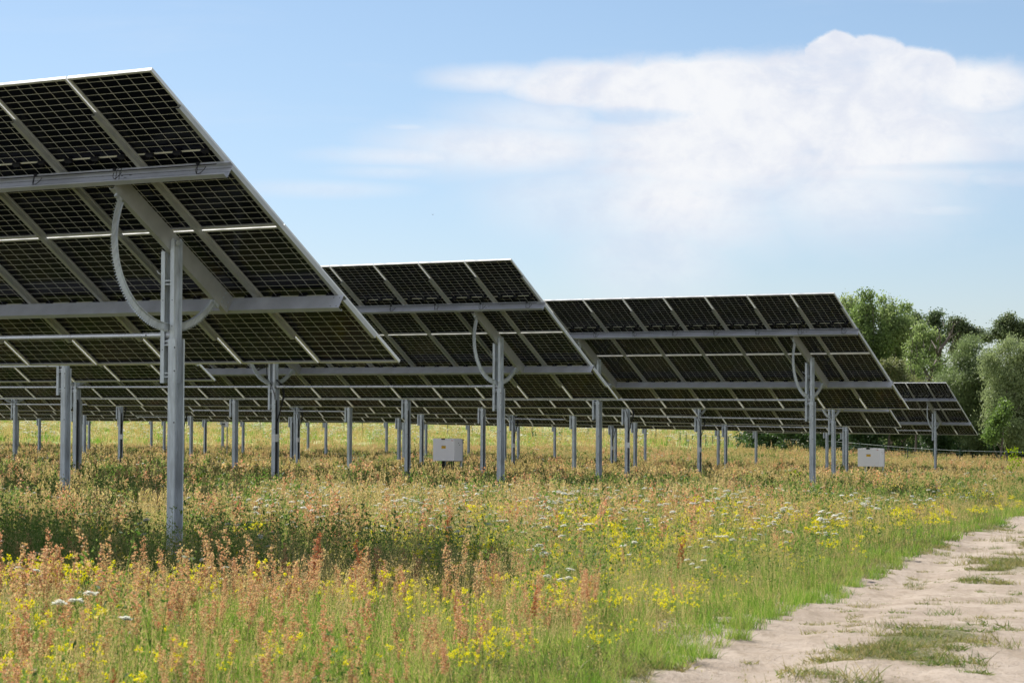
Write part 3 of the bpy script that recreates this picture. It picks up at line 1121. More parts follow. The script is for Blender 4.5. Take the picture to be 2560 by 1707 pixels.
# ------------------------------------------------------------------ inverter cabinets, fence, gate, signs
def cabinet(px, py_top, y, label, w=0.82, hgt=0.70, d=0.40):
    """px: picture column of the front's right edge"""
    c = at(px, py_top, y)
    rz = math.pi / 2 + TH + math.pi / 2 - math.pi / 2
    g = float(gz(c[0], c[1])[0])
    root = empty('inverter_cabinet', (c[0], c[1], g), label, 'electrical cabinet', 'pale inverter cabinets between the rows', TH + math.pi / 2)
    zt = c[2] - g
    # local: x along U (left-away), y = -N (towards the camera)
    b = MB()
    b.box((0, -d, zt - hgt), (w, 0, zt))
    body = obj('housing', b.mesh('housing', [M['cabinet']]), root)
    b = MB()
    b.box((0.0, 0.001, zt - hgt + 0.004), (w, 0.022, zt - 0.002))
    obj('door', b.mesh('door', [M['cabinet']]), root)
    b = MB()
    b.box((w * 0.44, 0.0225, zt - 0.035), (w * 0.60, 0.034, zt + 0.006))
    obj('latch', b.mesh('latch', [M['black']]), root)
    b = MB()
    b.box((w * 0.40, 0.0225, zt - 0.315), (w * 0.60, 0.0245, zt - 0.235))
    for k in range(3):
        b.box((w * 0.43, 0.0248, zt - 0.262 - k * 0.018), (w * (0.57 - 0.04 * k), 0.0256, zt - 0.257 - k * 0.018), 1)
    b.box((w * 0.40, 0.0225, zt - 0.232), (w * 0.60, 0.0242, zt - 0.222), 1)
    obj('warning_sticker', b.mesh('warning_sticker', [M['yellow'], M['black']]), root)
    b = MB()
    b.box((0.04, 0.0225, zt - 0.07), (0.12, 0.0240, zt - 0.05))
    obj('name_badge', b.mesh('name_badge', [M['red']]), root)
    b = MB()
    for k, (yy, zz) in enumerate(((-0.2, 0.14), (-0.27, 0.20))):
        b.box((-0.006, yy - 0.012, zt - zz - 0.012), (-0.0005, yy + 0.012, zt - zz + 0.012))
    obj('side_knob', b.mesh('side_knob', [M['black']]), root)
    b = MB()
    b.box((-0.02, -d - 0.035, zt - hgt - 0.02), (w, -d - 0.001, zt - 0.02))
    for z in (0.03, 0.11):
        b.box((-0.06, -d - 0.03, zt - z - 0.03), (-0.021, -d + 0.0, zt - z), 1)
    obj('back_plate', b.mesh('back_plate', [M['rail'], M['black']]), root)
    for x in (0.06, w - 0.12):
        b = MB()
        b.box((x, -d - 0.10, -0.4), (x + 0.05, -d - 0.04, zt - 0.05))
        obj('leg', b.mesh('leg', [M['galv']]), root)
    b = MB()
    for k in range(7):
        x = 0.15 + 0.07 * k
        b.tube([(x, -0.15, zt - hgt), (x + 0.02, -0.17, zt - hgt - 0.22), (0.35, -0.2, -0.1)], 0.018, 6)
    b.box((0.52, -0.22, zt - hgt - 0.35), (0.57, -0.17, zt - hgt - 0.001))
    obj('cable', b.mesh('cable', [M['black']]), root)
    return root


cabinet(1137, 1096, 75, 'pale inverter cabinet with yellow sticker left of the middle table\'s post')
cabinet(2199, 1121, 93, 'pale inverter cabinet half sunk in tall grass right of the long table\'s post', 0.92)


def fence_line(pts, label, spacing, top, name='wire_fence', post_h=1.9):
    """wire mesh fence through ground points; posts and wire sheet as parts"""
    root = empty(name, (pts[0][0], pts[0][1], float(gz(pts[0][0], pts[0][1])[0])), label, 'fence')
    o = Vector(root.location)
    P = []
    for a, b_ in zip(pts[:-1], pts[1:]):
        a, b_ = Vector(a), Vector(b_)
        n_ = max(1, int((b_ - a).length / spacing))
        for k in range(n_):
            P.append(a.lerp(b_, k / n_))
    P.append(Vector(pts[-1]))
    Z = gz([p.x for p in P], [p.y for p in P])
    b0 = MB()
    b0.tube([(0, 0, -0.3), (0, 0, top + 0.08)], 0.038, 8)
    b0.box((-0.05, -0.05, top + 0.0805), (0.05, 0.05, top + 0.10))
    pm = b0.mesh('post', [M['green_metal']])
    for p, z in zip(P, Z):
        obj('post', pm, root, Matrix.Translation((p.x - o.x, p.y - o.y, z - o.z)))
    b = MB()
    hs = [0.05 + (top - 0.05) * k / 6 for k in range(7)]
    for i in range(len(P) - 1):
        for j, h_ in enumerate(hs):
            r = 0.016 if j == 6 else 0.006
            p, q = P[i], P[i + 1]
            b.tube([(p.x - o.x, p.y - o.y, Z[i] - o.z + h_), (q.x - o.x, q.y - o.y, Z[i + 1] - o.z + h_)], r, 4, 0 if j == 6 else 1, False)
    obj('wire_mesh', b.mesh('wire_mesh', [M['wire'], M['green_metal']]), root)
    return root


fr = [at(2640, 1130, 146), at(2400, 1122, 152), at(2150, 1112, 166), at(1960, 1099, 182), at(1800, 1094, 205), at(1700, 1092, 225)]
fence_line([(p[0], p[1], 0) for p in fr], 'dark green wire fence in front of the trees at the right', 3.0, 1.15)
fl = [at(1640, 1085, 240), at(1550, 1085, 255), at(1470, 1082, 262)]
fence_line([(p[0], p[1], 0) for p in fl], 'short run of green fence posts right of the gate in the meadow', 3.2, 1.35)
fm = [at(1330, 1085, 270), at(1180, 1080, 275), at(1000, 1077, 282), at(860, 1074, 290), at(600, 1070, 300), at(380, 1066, 310)]
fence_line([(p[0], p[1], 0) for p in fm], 'far green fence left of the gate, posts hanging below the rear row', 3.0, 1.7)

p0, p1 = at(1334, 1080, 262), at(1402, 1080, 262)
gzv = float(gz(p0[0], p0[1])[0])
gate = empty('field_gate', (p0[0], p0[1], gzv), 'low green tube gate between double posts in the meadow beyond the rows', 'gate')
wd = p1[0] - p0[0]
ztop = p0[2] - gzv
b = MB()
b.tube([(0.25, 0, ztop - 0.30), (wd - 0.2, 0, ztop - 0.42)], 0.035, 6)
b.tube([(wd / 2, 0, ztop - 0.36), (wd / 2, 0, 0.0)], 0.025, 6)
b.tube([(0.25, 0, 0.25), (wd - 0.2, 0, 0.22)], 0.03, 6)
obj('gate_bar', b.mesh('gate_bar', [M['green_metal']]), gate)
for x in (-0.06, 0.16, wd - 0.12, wd + 0.10):
    b = MB()
    b.tube([(x, 0, -0.3), (x, 0, ztop)], 0.06, 8)
    b.box((x - 0.08, -0.08, ztop + 0.0005), (x + 0.08, 0.08, ztop + 0.03))
    obj('post', b.mesh('post', [M['green_metal']]), gate)


def plate_post(name, px, py0, py1, pw, y, matp, label, cat, pole_mat, thick=0.04):
    """a small plate on a pole: plate between picture rows py0..py1"""
    a, c = at(px, py0, y), at(px, py1, y)
    g = float(gz(a[0], a[1])[0])
    w = pw * y / F_PX
    root = empty(name, (a[0], a[1], g), label, cat)
    b = MB()
    b.box((-w / 2, -thick, c[2] - g), (w / 2, 0, a[2] - g))
    b.box((-w / 2 + 0.02, -thick - 0.003, c[2] - g + 0.02), (w / 2 - 0.02, -thick - 0.0005, a[2] - g - 0.02))
    obj('plate', b.mesh('plate', [matp]), root)
    b = MB()
    b.tube([(0, 0.03, -0.2), (0, 0.03, a[2] - g - 0.02)], 0.03, 6)
    obj('pole', b.mesh('pole', [pole_mat]), root)
    return root


plate_post('marker_post', 1292, 1072, 1079, 4.5, 235, M['yellow'], 'small yellow marker plate on a pale wooden post left of the gate', 'marker post', M['wood'])
plate_post('sign', 1720, 1098, 1103, 8, 215, M['rail'], 'small blue grey sign low in the white flowered meadow', 'sign', M['wire'])
r_ = plate_post('sensor_box', 568, 1053, 1067, 7, 130, M['white'], 'white sensor box on a slim pole under the rear row, left of centre', 'sensor box', M['wire'], 0.25)
b = MB()
a_ = at(560, 1056, 130)
w_ = 10 * 130 / F_PX
zz = a_[2] - r_.location.z
b.box((-0.08 - w_, 0.02, zz - 0.24), (-0.08, 0.16, zz + 0.03))
b.box((-0.08 - w_, 0.0, zz - 0.12), (-0.09, 0.019, zz - 0.06), 1)
obj('grey_housing', b.mesh('grey_housing', [M['rail'], M['black']]), r_)

bp_ = at(1082, 537, 90)
b = MB()
for sx in (-1, 1):
    b.face([(0, -0.05, 0), (0, 0.05, 0), (sx * 0.09, 0.03, 0.04), (sx * 0.09, -0.03, 0.04)])
    b.face([(sx * 0.09, -0.03, 0.04), (sx * 0.09, 0.03, 0.04), (sx * 0.15, -0.04, 0.02)])
b.tube([(0, -0.09, 0), (0, -0.04, 0.0), (0, 0.05, 0), (0, 0.13, 0)], [0.01, 0.03, 0.025, 0.004], 8)
bird = tag(obj('bird', b.mesh('bird', [M['black']])), 'tiny dark bird flying in the blue sky above the middle table', 'bird')
bird.location = bp_
bird.scale = (0.45, 0.45, 0.45)


# ------------------------------------------------------------------ trees
def leaf_cloud(centers, sizes, n, leaf, rs, flat=1.0, droop=0.0):
    """n leaf quads spread over ellipsoids; returns verts, quads"""
    centers, sizes = np.asarray(centers, float), np.asarray(sizes, float)
    vol = sizes.prod(1) ** 0.72
    idx = rs.choice(len(centers), n, p=vol / vol.sum())
    d = rs.normal(size=(n, 3))
    d /= np.linalg.norm(d, axis=1)[:, None]
    r = rs.random(n) ** 0.42
    # lumpy radius: sprays poking out, hollows between
    lump = 0.78 + 0.34 * np.sin(d[:, 0] * 5 + idx) * np.sin(d[:, 1] * 6 + idx * 2.1) * np.cos(d[:, 2] * 5.0 + idx) + 0.18 * rs.random(n)
    P = centers[idx] + d * sizes[idx] * (r * lump)[:, None]
    # cluster leaves into tufts
    k = max(8, n // 26)
    tuft = P[rs.integers(0, n, k)]
    who = rs.integers(0, k, n)
    tp = tuft[who] + rs.normal(size=(n, 3)) * leaf * np.array([1.5, 1.5, 1.1])
    sel = rs.random(n) < 0.8
    P[sel] = tp[sel]
    if droop:
        P[:, 2] -= droop * rs.random(n) * 0.6
    a = rs.normal(size=(n, 3))
    a[:, 2] *= flat
    if droop:
        a[:, 2] -= 1.2
    a /= np.linalg.norm(a, axis=1)[:, None]
    b_ = np.cross(a, rs.normal(size=(n, 3)))
    b_ /= np.linalg.norm(b_, axis=1)[:, None]
    s = leaf * (0.6 + 0.8 * rs.random(n))[:, None]
    w = s * (0.55 if not droop else 0.28)
    V = np.stack([P - a * s * 0.5, P + b_ * w * 0.5, P + a * s * 0.5, P - b_ * w * 0.5], 1).reshape(-1, 3)
    return V, np.arange(4 * n).reshape(n, 4)


def limbs(b, base, h, rs, r0, targets, lean=(0, 0), mi=0):
    top = Vector(base) + Vector((lean[0], lean[1], h))
    pts = [Vector(base) + (top - Vector(base)) * k / 5 + Vector(((rs.random() - .5), (rs.random() - .5), 0)) * h * 0.03 * (k > 0) for k in range(6)]
    b.tube(pts, [r0 * (1 - 0.8 * k / 5) for k in range(6)], 8, mi)
    for t in targets:
        t = Vector(t)
        k = min(4, max(1, int(5 * (t.z - base[2]) * 0.55 / max(h, .1))))
        s = pts[k]
        mid = s.lerp(t, 0.5) + Vector(((rs.random() - .5), (rs.random() - .5), -0.2)) * (t - s).length * 0.15
        rr = r0 * (1 - 0.8 * k / 5) * 0.55
        b.tube([s, mid, t], [rr, rr * 0.6, rr * 0.15], 6, mi)


def tree(name, px, y, lobes, n, leaf, matk, label, cat, group=None, seed=1, bark='bark', flat=1.0, droop=0.0, trunk=True, base_px=None, vert=1.0):
    """lobes: (px, py, rx_px, ry_px) in photograph pixels -> ellipsoids at distance y"""
    rs = np.random.default_rng(seed)
    k = y / F_PX
    bp = at(px if base_px is None else base_px, 1100, y)
    g = float(gz(bp[0], bp[1])[0])
    root = empty(name, (bp[0], bp[1], g), label, cat, group)
    C, Sz = [], []
    for (lx, ly, rx, ry) in lobes:
        c = at(lx, ly, y)
        dep = min(rx, 1.4 * ry) * k * (0.8 + 0.4 * rs.random())
        C.append((c[0] - bp[0], c[1] - bp[1] + rs.uniform(-0.5, 0.5) * rx * k, c[2] - g))
        Sz.append((rx * k, dep, ry * k))
    C0 = list(C)
    if len(lobes) > 1:                                                 # split every lobe into smaller clumps with gaps between
        C2, S2 = [], []
        for c, s_ in zip(C, Sz):
            s_ = np.array(s_)
            small = min(s_) < 1.0
            for q in range(5 if small else 13):
                d_ = rs.normal(size=3)
                d_ /= np.linalg.norm(d_)
                C2.append(np.array(c) + d_ * s_ * rs.uniform(0.35, 0.85))
                S2.append(s_ * rs.uniform(0.26, 0.42) * np.array([1, 1, vert]) + 0.06)
            C2.append(np.array(c))
            S2.append(s_ * 0.55)
        V, Q = leaf_cloud(C2, S2, n, leaf, rs, flat, droop)
    keep = (V[:, 2].reshape(-1, 4).min(1) > 0.02)
    Q = Q[keep]
    obj('crown', np_mesh('crown', V, Q, [M[matk]]), root)
    if trunk:
        b = MB()
        C_ = sorted(C, key=lambda q: q[2])
        h = C_[-1][2] * 0.9
        limbs(b, (0, 0, -0.3), h, rs, max(0.10, h * 0.018), [c for c in C_[:-1]][:14], (C_[-1][0] * 0.7, 0))
        obj('trunk', b.mesh('trunk', [M[bark]]), root)
    return root


TG = 'trees in the belt at the right'
# tall poplar-like group, from left to right
tree('poplar_tree', 2125, 186, [(2118, 800, 40, 60), (2100, 860, 55, 80), (2132, 900, 50, 90), (2128, 752, 12, 24), (2142, 748, 9, 20), (2090, 960, 60, 90)], 22000, 0.19, 'poplar',
     'leftmost poplar of the belt, just clear of the long solar table\'s upper corner', 'tree', TG, 11, vert=1.7)
tree('poplar_tree', 2172, 183, [(2168, 765, 26, 40), (2172, 742, 10, 22), (2160, 735, 6, 14), (2180, 738, 6, 18), (2165, 820, 48, 70), (2185, 880, 52, 80), (2150, 940, 60, 90)], 24000, 0.19, 'poplar',
     'tallest poplar of the belt with a double spiky top', 'tree', TG, 12, vert=1.7)
tree('poplar_tree', 2225, 185, [(2207, 755, 11, 26), (2215, 785, 28, 36), (2234, 768, 10, 22), (2228, 830, 48, 60), (2240, 890, 50, 60), (2215, 930, 50, 50)], 22000, 0.19, 'poplar',
     'poplar with a single thin spire right of the tallest one', 'tree', TG, 13, vert=1.7)
tree('poplar_tree', 2262, 189, [(2252, 770, 8, 22), (2270, 778, 12, 24), (2262, 810, 18, 34), (2268, 860, 30, 50), (2262, 920, 34, 50)], 12000, 0.18, 'poplar',
     'thin see-through poplar with a forked top left of the pines', 'tree', TG, 14, vert=1.7)
# pines
tree('pine_tree', 2290, 215, [(2290, 796, 22, 16), (2300, 812, 18, 12), (2284, 826, 18, 18), (2296, 850, 26, 20), (2290, 880, 26, 26)], 9000, 0.20, 'pine',
     'small dark pine tucked beside the thin poplar', 'tree', TG, 21, flat=0.5)
tree('pine_tree', 2335, 212, [(2336, 790, 16, 9), (2346, 786, 8, 6), (2328, 803, 22, 10), (2342, 812, 14, 14), (2346, 830, 10, 14), (2330, 850, 26, 22), (2320, 880, 30, 26)], 9500, 0.20, 'pine',
     'dark pine with a flat top, left of the gap of sky', 'tree', TG, 22, flat=0.5)
tree('pine_tree', 2400, 214, [(2388, 802, 18, 8), (2404, 806, 6, 6), (2380, 818, 22, 8), (2398, 820, 26, 10), (2418, 828, 20, 12), (2392, 838, 30, 9), (2434, 838, 22, 12), (2376, 846, 14, 8), (2448, 832, 10, 7), (2410, 850, 44, 12), (2400, 880, 40, 20)], 15000, 0.20, 'pine',
     'broad dark pine behind the willows, just right of the gap of sky', 'tree', TG, 23, flat=0.5)
tree('pine_tree', 2525, 212, [(2520, 795, 14, 7), (2508, 808, 22, 10), (2530, 812, 20, 9), (2498, 826, 22, 9), (2545, 822, 24, 9), (2560, 812, 18, 9), (2512, 834, 28, 10), (2556, 836, 28, 12), (2490, 838, 14, 7), (2575, 826, 20, 12), (2530, 852, 50, 14), (2470, 846, 12, 7)], 17000, 0.20, 'pine',
     'large dark pine at the right edge of the photo', 'tree', TG, 24, flat=0.5)
# mid birch-like tree and the dead-limbed tree
tree('birch_tree', 2300, 178, [(2312, 830, 34, 24), (2330, 850, 24, 40), (2300, 870, 34, 40), (2285, 930, 40, 50), (2330, 900, 26, 36), (2260, 960, 40, 50)], 16000, 0.17, 'poplar',
     'bushy green tree behind the tree with bare limbs', 'tree', TG, 31, bark='birch')
bp0 = at(2320, 1060, 172)
g0 = float(gz(bp0[0], bp0[1])[0])
dead = empty('half_dead_tree', (bp0[0], bp0[1], g0), 'tree with thick bare grey forked limbs rising between the poplars and the willows', 'tree')


def seg(pp, rad, y=172):
    out = []
    for i, (x_, y_) in enumerate(pp):
        c_ = at(x_, y_, y + 0.6 * math.sin(i * 2.3 + x_))
        out.append((c_[0] - bp0[0], c_[1] - bp0[1], c_[2] - g0))
    return out, rad


b = MB()
for pp, rad in [([(2322, 1110), (2322, 960), (2332, 925), (2345, 900)], [.30, .24, .20, .17]), ([(2345, 900), (2352, 870), (2368, 850), (2380, 830), (2384, 812)], [.17, .13, .09, .05, .02]),
                ([(2345, 900), (2340, 870), (2328, 850)], [.09, .06, .02]), ([(2340, 915), (2362, 905), (2378, 888), (2390, 880)], [.08, .05, .03, .015]),
                ([(2324, 950), (2310, 920), (2296, 908), (2285, 896)], [.15, .10, .06, .03]), ([(2352, 870), (2348, 835), (2346, 815)], [.05, .03, .01]),
                ([(2368, 850), (2385, 838), (2400, 826)], [.05, .03, .01]), ([(2380, 830), (2384, 815), (2394, 806), (2404, 802)], [.04, .03, .02, .01]), ([(2322, 950), (2332, 942), (2338, 938)], [.05, .04, .02]),
                ([(2285, 950), (2286, 920), (2294, 890), (2290, 860)], [.05, .04, .03, .01]), ([(2285, 950), (2278, 925), (2276, 890)], [.04, .03, .01]), ([(2290, 950), (2300, 905)], [.03, .01])]:
    pts, rr = seg(pp, rad)
    b.tube(pts, rr, 7)
rs_ = np.random.default_rng(5)
for k in range(46):
    x_, y_ = rs_.uniform(2275, 2398), rs_.uniform(815, 940)
    dx, dy = rs_.uniform(-10, 14), rs_.uniform(-22, -6)
    pts, _ = seg([(x_, y_), (x_ + dx * .5, y_ + dy * .6), (x_ + dx, y_ + dy)], None, 172.6)
    b.tube(pts, [0.025, 0.016, 0.006], 4, cap=False)
obj('trunk', b.mesh('trunk', [M['bark']]), dead)
V, Q = leaf_cloud([np.array(seg([(x_, y_)], None)[0][0]) for x_, y_ in ((2312, 905), (2360, 915), (2300, 940), (2350, 945), (2325, 985))], [(1.1, .8, 1.2)] * 4 + [(1.5, 1., 1.2)], 3600, 0.13, rs_)
obj('crown', np_mesh('crown', V, Q, [M['poplar']]), dead)

# willows in front
tree('willow_tree', 2430, 165, [(2425, 862, 44, 28), (2400, 900, 40, 46), (2440, 920, 56, 60), (2395, 960, 50, 60), (2450, 990, 64, 70), (2410, 1030, 64, 60), (2475, 900, 30, 40), (2480, 950, 34, 50), (2440, 1080, 60, 50)], 44000, 0.20, 'willow',
     'silvery willow right behind the small far table, left of the other willow', 'tree', TG, 41, droop=0.5)
tree('willow_tree', 2520, 160, [(2510, 866, 46, 28), (2555, 880, 50, 34), (2490, 910, 44, 50), (2540, 940, 60, 60), (2590, 900, 50, 60), (2500, 1000, 64, 70), (2570, 1020, 74, 70), (2530, 1080, 60, 50)], 46000, 0.20, 'willow',
     'silvery willow filling the right edge of the photo', 'tree', TG, 42, droop=0.5)
tree('willow_tree', 2660, 164, [(2640, 900, 60, 60), (2700, 930, 70, 80), (2660, 1010, 90, 80)], 12000, 0.24, 'willow', 'willow just outside the right edge of the photo', 'tree', TG, 43, droop=0.5)

# shrubs
SG = 'shrubs along the foot of the tree belt'
for i, (px, y, lobes, n, mk, lab) in enumerate([
    (2220, 170, [(2220, 925, 26, 34), (2245, 920, 20, 26), (2230, 960, 36, 30), (2262, 955, 28, 22)], 9000, 'paleshrub', 'pale yellow green shrub showing between the long table\'s corner and the small far table'),
    (2290, 168, [(2285, 962, 30, 16), (2320, 975, 34, 20), (2350, 965, 28, 18), (2380, 975, 26, 22)], 7000, 'paleshrub', 'pale shrub row right above the small far table\'s top edge'),
    (1905, 178, [(1885, 1090, 26, 18), (1915, 1085, 26, 20), (1940, 1095, 26, 20)], 6500, 'shrub', 'leftmost dark shrub behind the fence where the meadow ends'),
    (1990, 176, [(1970, 1080, 30, 24), (2005, 1085, 30, 22), (2030, 1090, 26, 22)], 7500, 'shrub', 'dark shrub behind the fence left of the long table\'s post'),
    (2075, 174, [(2055, 1075, 34, 30), (2090, 1085, 30, 26), (2110, 1075, 28, 30)], 7500, 'shrub', 'dark shrub behind the fence right of the long table\'s post'),
    (2160, 170, [(2140, 1080, 34, 34), (2175, 1095, 30, 24), (2190, 1075, 30, 34)], 9000, 'shrub', 'dark green shrub rising above the right cabinet'),
    (2245, 172, [(2225, 1070, 36, 40), (2260, 1085, 30, 34), (2280, 1060, 34, 44)], 9000, 'shrub', 'very dark shrub between the right cabinet and the small far table\'s post'),
    (2335, 170, [(2315, 1080, 34, 40), (2350, 1090, 32, 34), (2375, 1070, 30, 44)], 9000, 'shrub', 'dark shrub right behind the small far table\'s post'),
    (2425, 166, [(2405, 1080, 34, 44), (2440, 1100, 32, 34), (2465, 1085, 30, 44)], 9000, 'shrub', 'dark shrub at the foot of the left willow'),
    (2530, 162, [(2510, 1090, 38, 44), (2550, 1110, 34, 34), (2585, 1090, 34, 50)], 9000, 'shrub', 'dark shrub at the foot of the right willow'),
    (2500, 157, [(2500, 1050, 18, 30), (2486, 1075, 20, 24), (2512, 1020, 12, 24), (2478, 1095, 16, 16)], 4200, 'limeleaf', 'lime green bush glowing in front of the right willow'),
]):
    if mk == 'shrub':
        lobes = lobes + [(a_, 1135, r1_ * 1.15, 30) for a_, _, r1_, _ in lobes]
        n = int(n * 1.4)
    tree('shrub', px, y, lobes, n, 0.17, mk, lab, 'shrub', SG, 60 + i)

# ------------------------------------------------------------------ plants: source meshes (not linked; only instanced)
class PB:
    """accumulates quads/tris with numpy for small plants"""

    def __init__(self):
        self.v, self.q, self.t, self.qm, self.tm, self.n = [], [], [], [], [], 0

    def blade(self, p, d, length, w, bend, mi, rs, seg_=3):
        p, d = np.array(p, float), np.array(d, float)
        side = np.cross(d, [0, 0, 1.0])
        if np.linalg.norm(side) < 1e-3:
            side = np.array([1.0, 0, 0])
        side /= np.linalg.norm(side)
        a = rs.random() * math.pi
        side = side * math.cos(a) + np.cross(d, side) * math.sin(a)
        h = np.array([d[0], d[1], 0.0])
        pts = [p]
        for k in range(seg_):
            f = (k + 1) / seg_
            pts.append(p + d * length * f + (h * 0.8 + np.array([0, 0, -0.6])) * bend * length * f * f)
        for k in range(seg_ + 1):
            ww = w * (1 - (k / seg_) ** 1.5 * 0.85)
            self.v += [pts[k] - side * ww / 2, pts[k] + side * ww / 2]
        for k in range(seg_):
            a_ = self.n + 2 * k
            self.q.append((a_, a_ + 1, a_ + 3, a_ + 2))
            self.qm.append(mi)
        self.n += 2 * (seg_ + 1)
        return pts[-1]

    def leaves(self, P, size, mi, rs, aspect=0.6, up=0.0):
        P = np.asarray(P, float)
        n = len(P)
        if n == 0:
            return
        a = rs.normal(size=(n, 3))
        a[:, 2] += up
        a /= np.linalg.norm(a, axis=1)[:, None]
        b_ = np.cross(a, rs.normal(size=(n, 3)))
        b_ /= np.linalg.norm(b_, axis=1)[:, None] + 1e-9
        s = (np.asarray(size) * (0.6 + 0.8 * rs.random(n)))[:, None]
        V = np.stack([P - a * s * .5, P + b_ * s * aspect * .5, P + a * s * .5, P - b_ * s * aspect * .5], 1).reshape(-1, 3)
        self.v += list(V)
        for k in range(n):
            o = self.n + 4 * k
            self.q.append((o, o + 1, o + 2, o + 3))
            self.qm.append(mi)
        self.n += 4 * n

    def mesh(self, name, mats):
        return np_mesh(name, np.array(self.v), np.array(self.q), mats, self.qm)


def rdir(rs, spread):
    a = rs.random() * 2 * math.pi
    s = spread * math.sqrt(rs.random())
    d = np.array([math.cos(a) * s, math.sin(a) * s, 1.0])
    return d / np.linalg.norm(d)


def disc(rs, r):
    a, q = rs.random() * 2 * math.pi, r * math.sqrt(rs.random())
    return np.array([math.cos(a) * q, math.sin(a) * q, 0.0])


def p_grass(seed, nb, h, w, rad=0.20, seed_heads=3, spread=0.45):
    rs = np.random.default_rng(seed)
    b = PB()
    for _ in range(nb):
        b.blade(disc(rs, rad), rdir(rs, spread), h * rs.uniform(0.5, 1.1), w * rs.uniform(0.7, 1.3), rs.uniform(0.1, 0.6), 0, rs)
    for _ in range(seed_heads):
        e = b.blade(disc(rs, rad), rdir(rs, 0.2), h * rs.uniform(1.1, 1.5), w * 0.5, 0.15, 1, rs)
        P = e + rs.normal(size=(10, 3)) * np.array([0.008, 0.008, 0.04])
        b.leaves(P, w * 2.2, 1, rs, 0.4, 2.0)
    return b


def p_sorrel(seed, stalks, h, sz, mi=0, rad=0.12, dens=70):
    """reddish seed plumes on upright stalks"""
    rs = np.random.default_rng(seed)
    b = PB()
    for _ in range(stalks):
        p0, d, hh = disc(rs, rad), rdir(rs, 0.18), h * rs.uniform(0.7, 1.1)
        b.blade(p0, d, hh * 0.95, sz * 0.35, 0.08, 1, rs)
        pl = hh * rs.uniform(0.38, 0.55)
        nb = 7
        for k in range(nb):
            f = k / (nb - 1)
            q = p0 + d * (hh - pl + pl * f)
            ln = pl * (0.19 * (1 - f) ** 0.8 + 0.07)
            a = rs.random() * 2 * math.pi
            dd = np.array([math.cos(a) * 0.5, math.sin(a) * 0.5, 1.0])
            m = max(4, int(dens / nb * (0.6 + 0.6 * (1 - f))))
            s_ = rs.random(m)
            P = q + dd * (s_ * ln)[:, None] + rs.normal(size=(m, 3)) * sz * 0.7
            b.leaves(P, sz, mi, rs, 0.7, 0.7)
    for _ in range(4):
        b.blade(disc(rs, rad), rdir(rs, 0.8), h * 0.35, 0.014, 0.5, 2, rs)
    return b


def p_umbel(seed, heads, h, sz):
    rs = np.random.default_rng(seed)
    b = PB()
    for _ in range(heads):
        p0, d, hh = disc(rs, 0.15), rdir(rs, 0.25), h * rs.uniform(0.75, 1.1)
        e = b.blade(p0, d, hh, 0.006, 0.05, 1, rs)
        r = sz * rs.uniform(0.6, 1.1)
        m = 34
        a, q = rs.random(m) * 2 * math.pi, r * np.sqrt(rs.random(m))
        P = np.stack([e[0] + q * np.cos(a), e[1] + q * np.sin(a), e[2] + 0.012 * (1 - (q / r) ** 2) + rs.normal(size=m) * 0.004], 1)
        aa = rs.random(m) * 2 * math.pi
        s_ = 0.016
        for k in range(m):                                            # flat little florets
            ca, sa = math.cos(aa[k]) * s_, math.sin(aa[k]) * s_
            b.v += [P[k] + (ca, sa, 0), P[k] + (-sa, ca, 0.003), P[k] + (-ca, -sa, 0), P[k] + (sa, -ca, 0.003)]
            b.q.append((b.n, b.n + 1, b.n + 2, b.n + 3))
            b.qm.append(0)
            b.n += 4
        for k in range(6):
            a_ = k * math.pi / 3
            b.blade(e - d * 0.04, np.array([math.cos(a_) * 0.8, math.sin(a_) * 0.8, 0.9]), 0.045, 0.003, 0, 1, rs, 1)
        P = p0 + d * (rs.random(10) * hh * 0.7)[:, None] + rs.normal(size=(10, 3)) * 0.05
        b.leaves(P, 0.05, 1, rs, 0.35)
    return b


def p_yellow(seed, stems, h, sz):
    rs = np.random.default_rng(seed)
    b = PB()
    for _ in range(stems):
        p0, d, hh = disc(rs, 0.14), rdir(rs, 0.35), h * rs.uniform(0.65, 1.1)
        e = b.blade(p0, d, hh, 0.006, 0.08, 1, rs)
        for k in range(rs.integers(1, 4)):
            c_ = e + rs.normal(size=3) * np.array([0.035, 0.035, 0.02]) * (k > 0)
            P = c_ + rs.normal(size=(12, 3)) * sz * 0.55
            b.leaves(P, sz, 0, rs, 0.8)
        P = p0 + d * (rs.random(12) * hh * 0.8)[:, None] + rs.normal(size=(12, 3)) * 0.03
        b.leaves(P, 0.05, 1, rs, 0.3, 0.5)
    return b


def p_weed(seed, stems, h, leaf, tips=True, rad=0.16):
    """upright leafy weeds (mugwort, goosefoot)"""
    rs = np.random.default_rng(seed)
    b = PB()
    for _ in range(stems):
        p0, d, hh = disc(rs, rad), rdir(rs, 0.28), h * rs.uniform(0.6, 1.1)
        b.blade(p0, d, hh, 0.008, 0.05, 0, rs)
        m = int(38 * hh / 0.7)
        f = rs.random(m)
        sp = (0.035 + 0.06 * (1 - f)) * 1.1
        P = p0 + d * (f * hh)[:, None] + rs.normal(size=(m, 3)) * sp[:, None] * np.array([1, 1, 0.4])
        b.leaves(P, leaf, 0, rs, 0.42, 0.4)
        if tips:
            P = p0 + d * ((0.75 + 0.3 * rs.random(14)) * hh)[:, None] + rs.normal(size=(14, 3)) * 0.012
            b.leaves(P, leaf * 0.5, 1, rs, 0.5, 1.2)
    return b


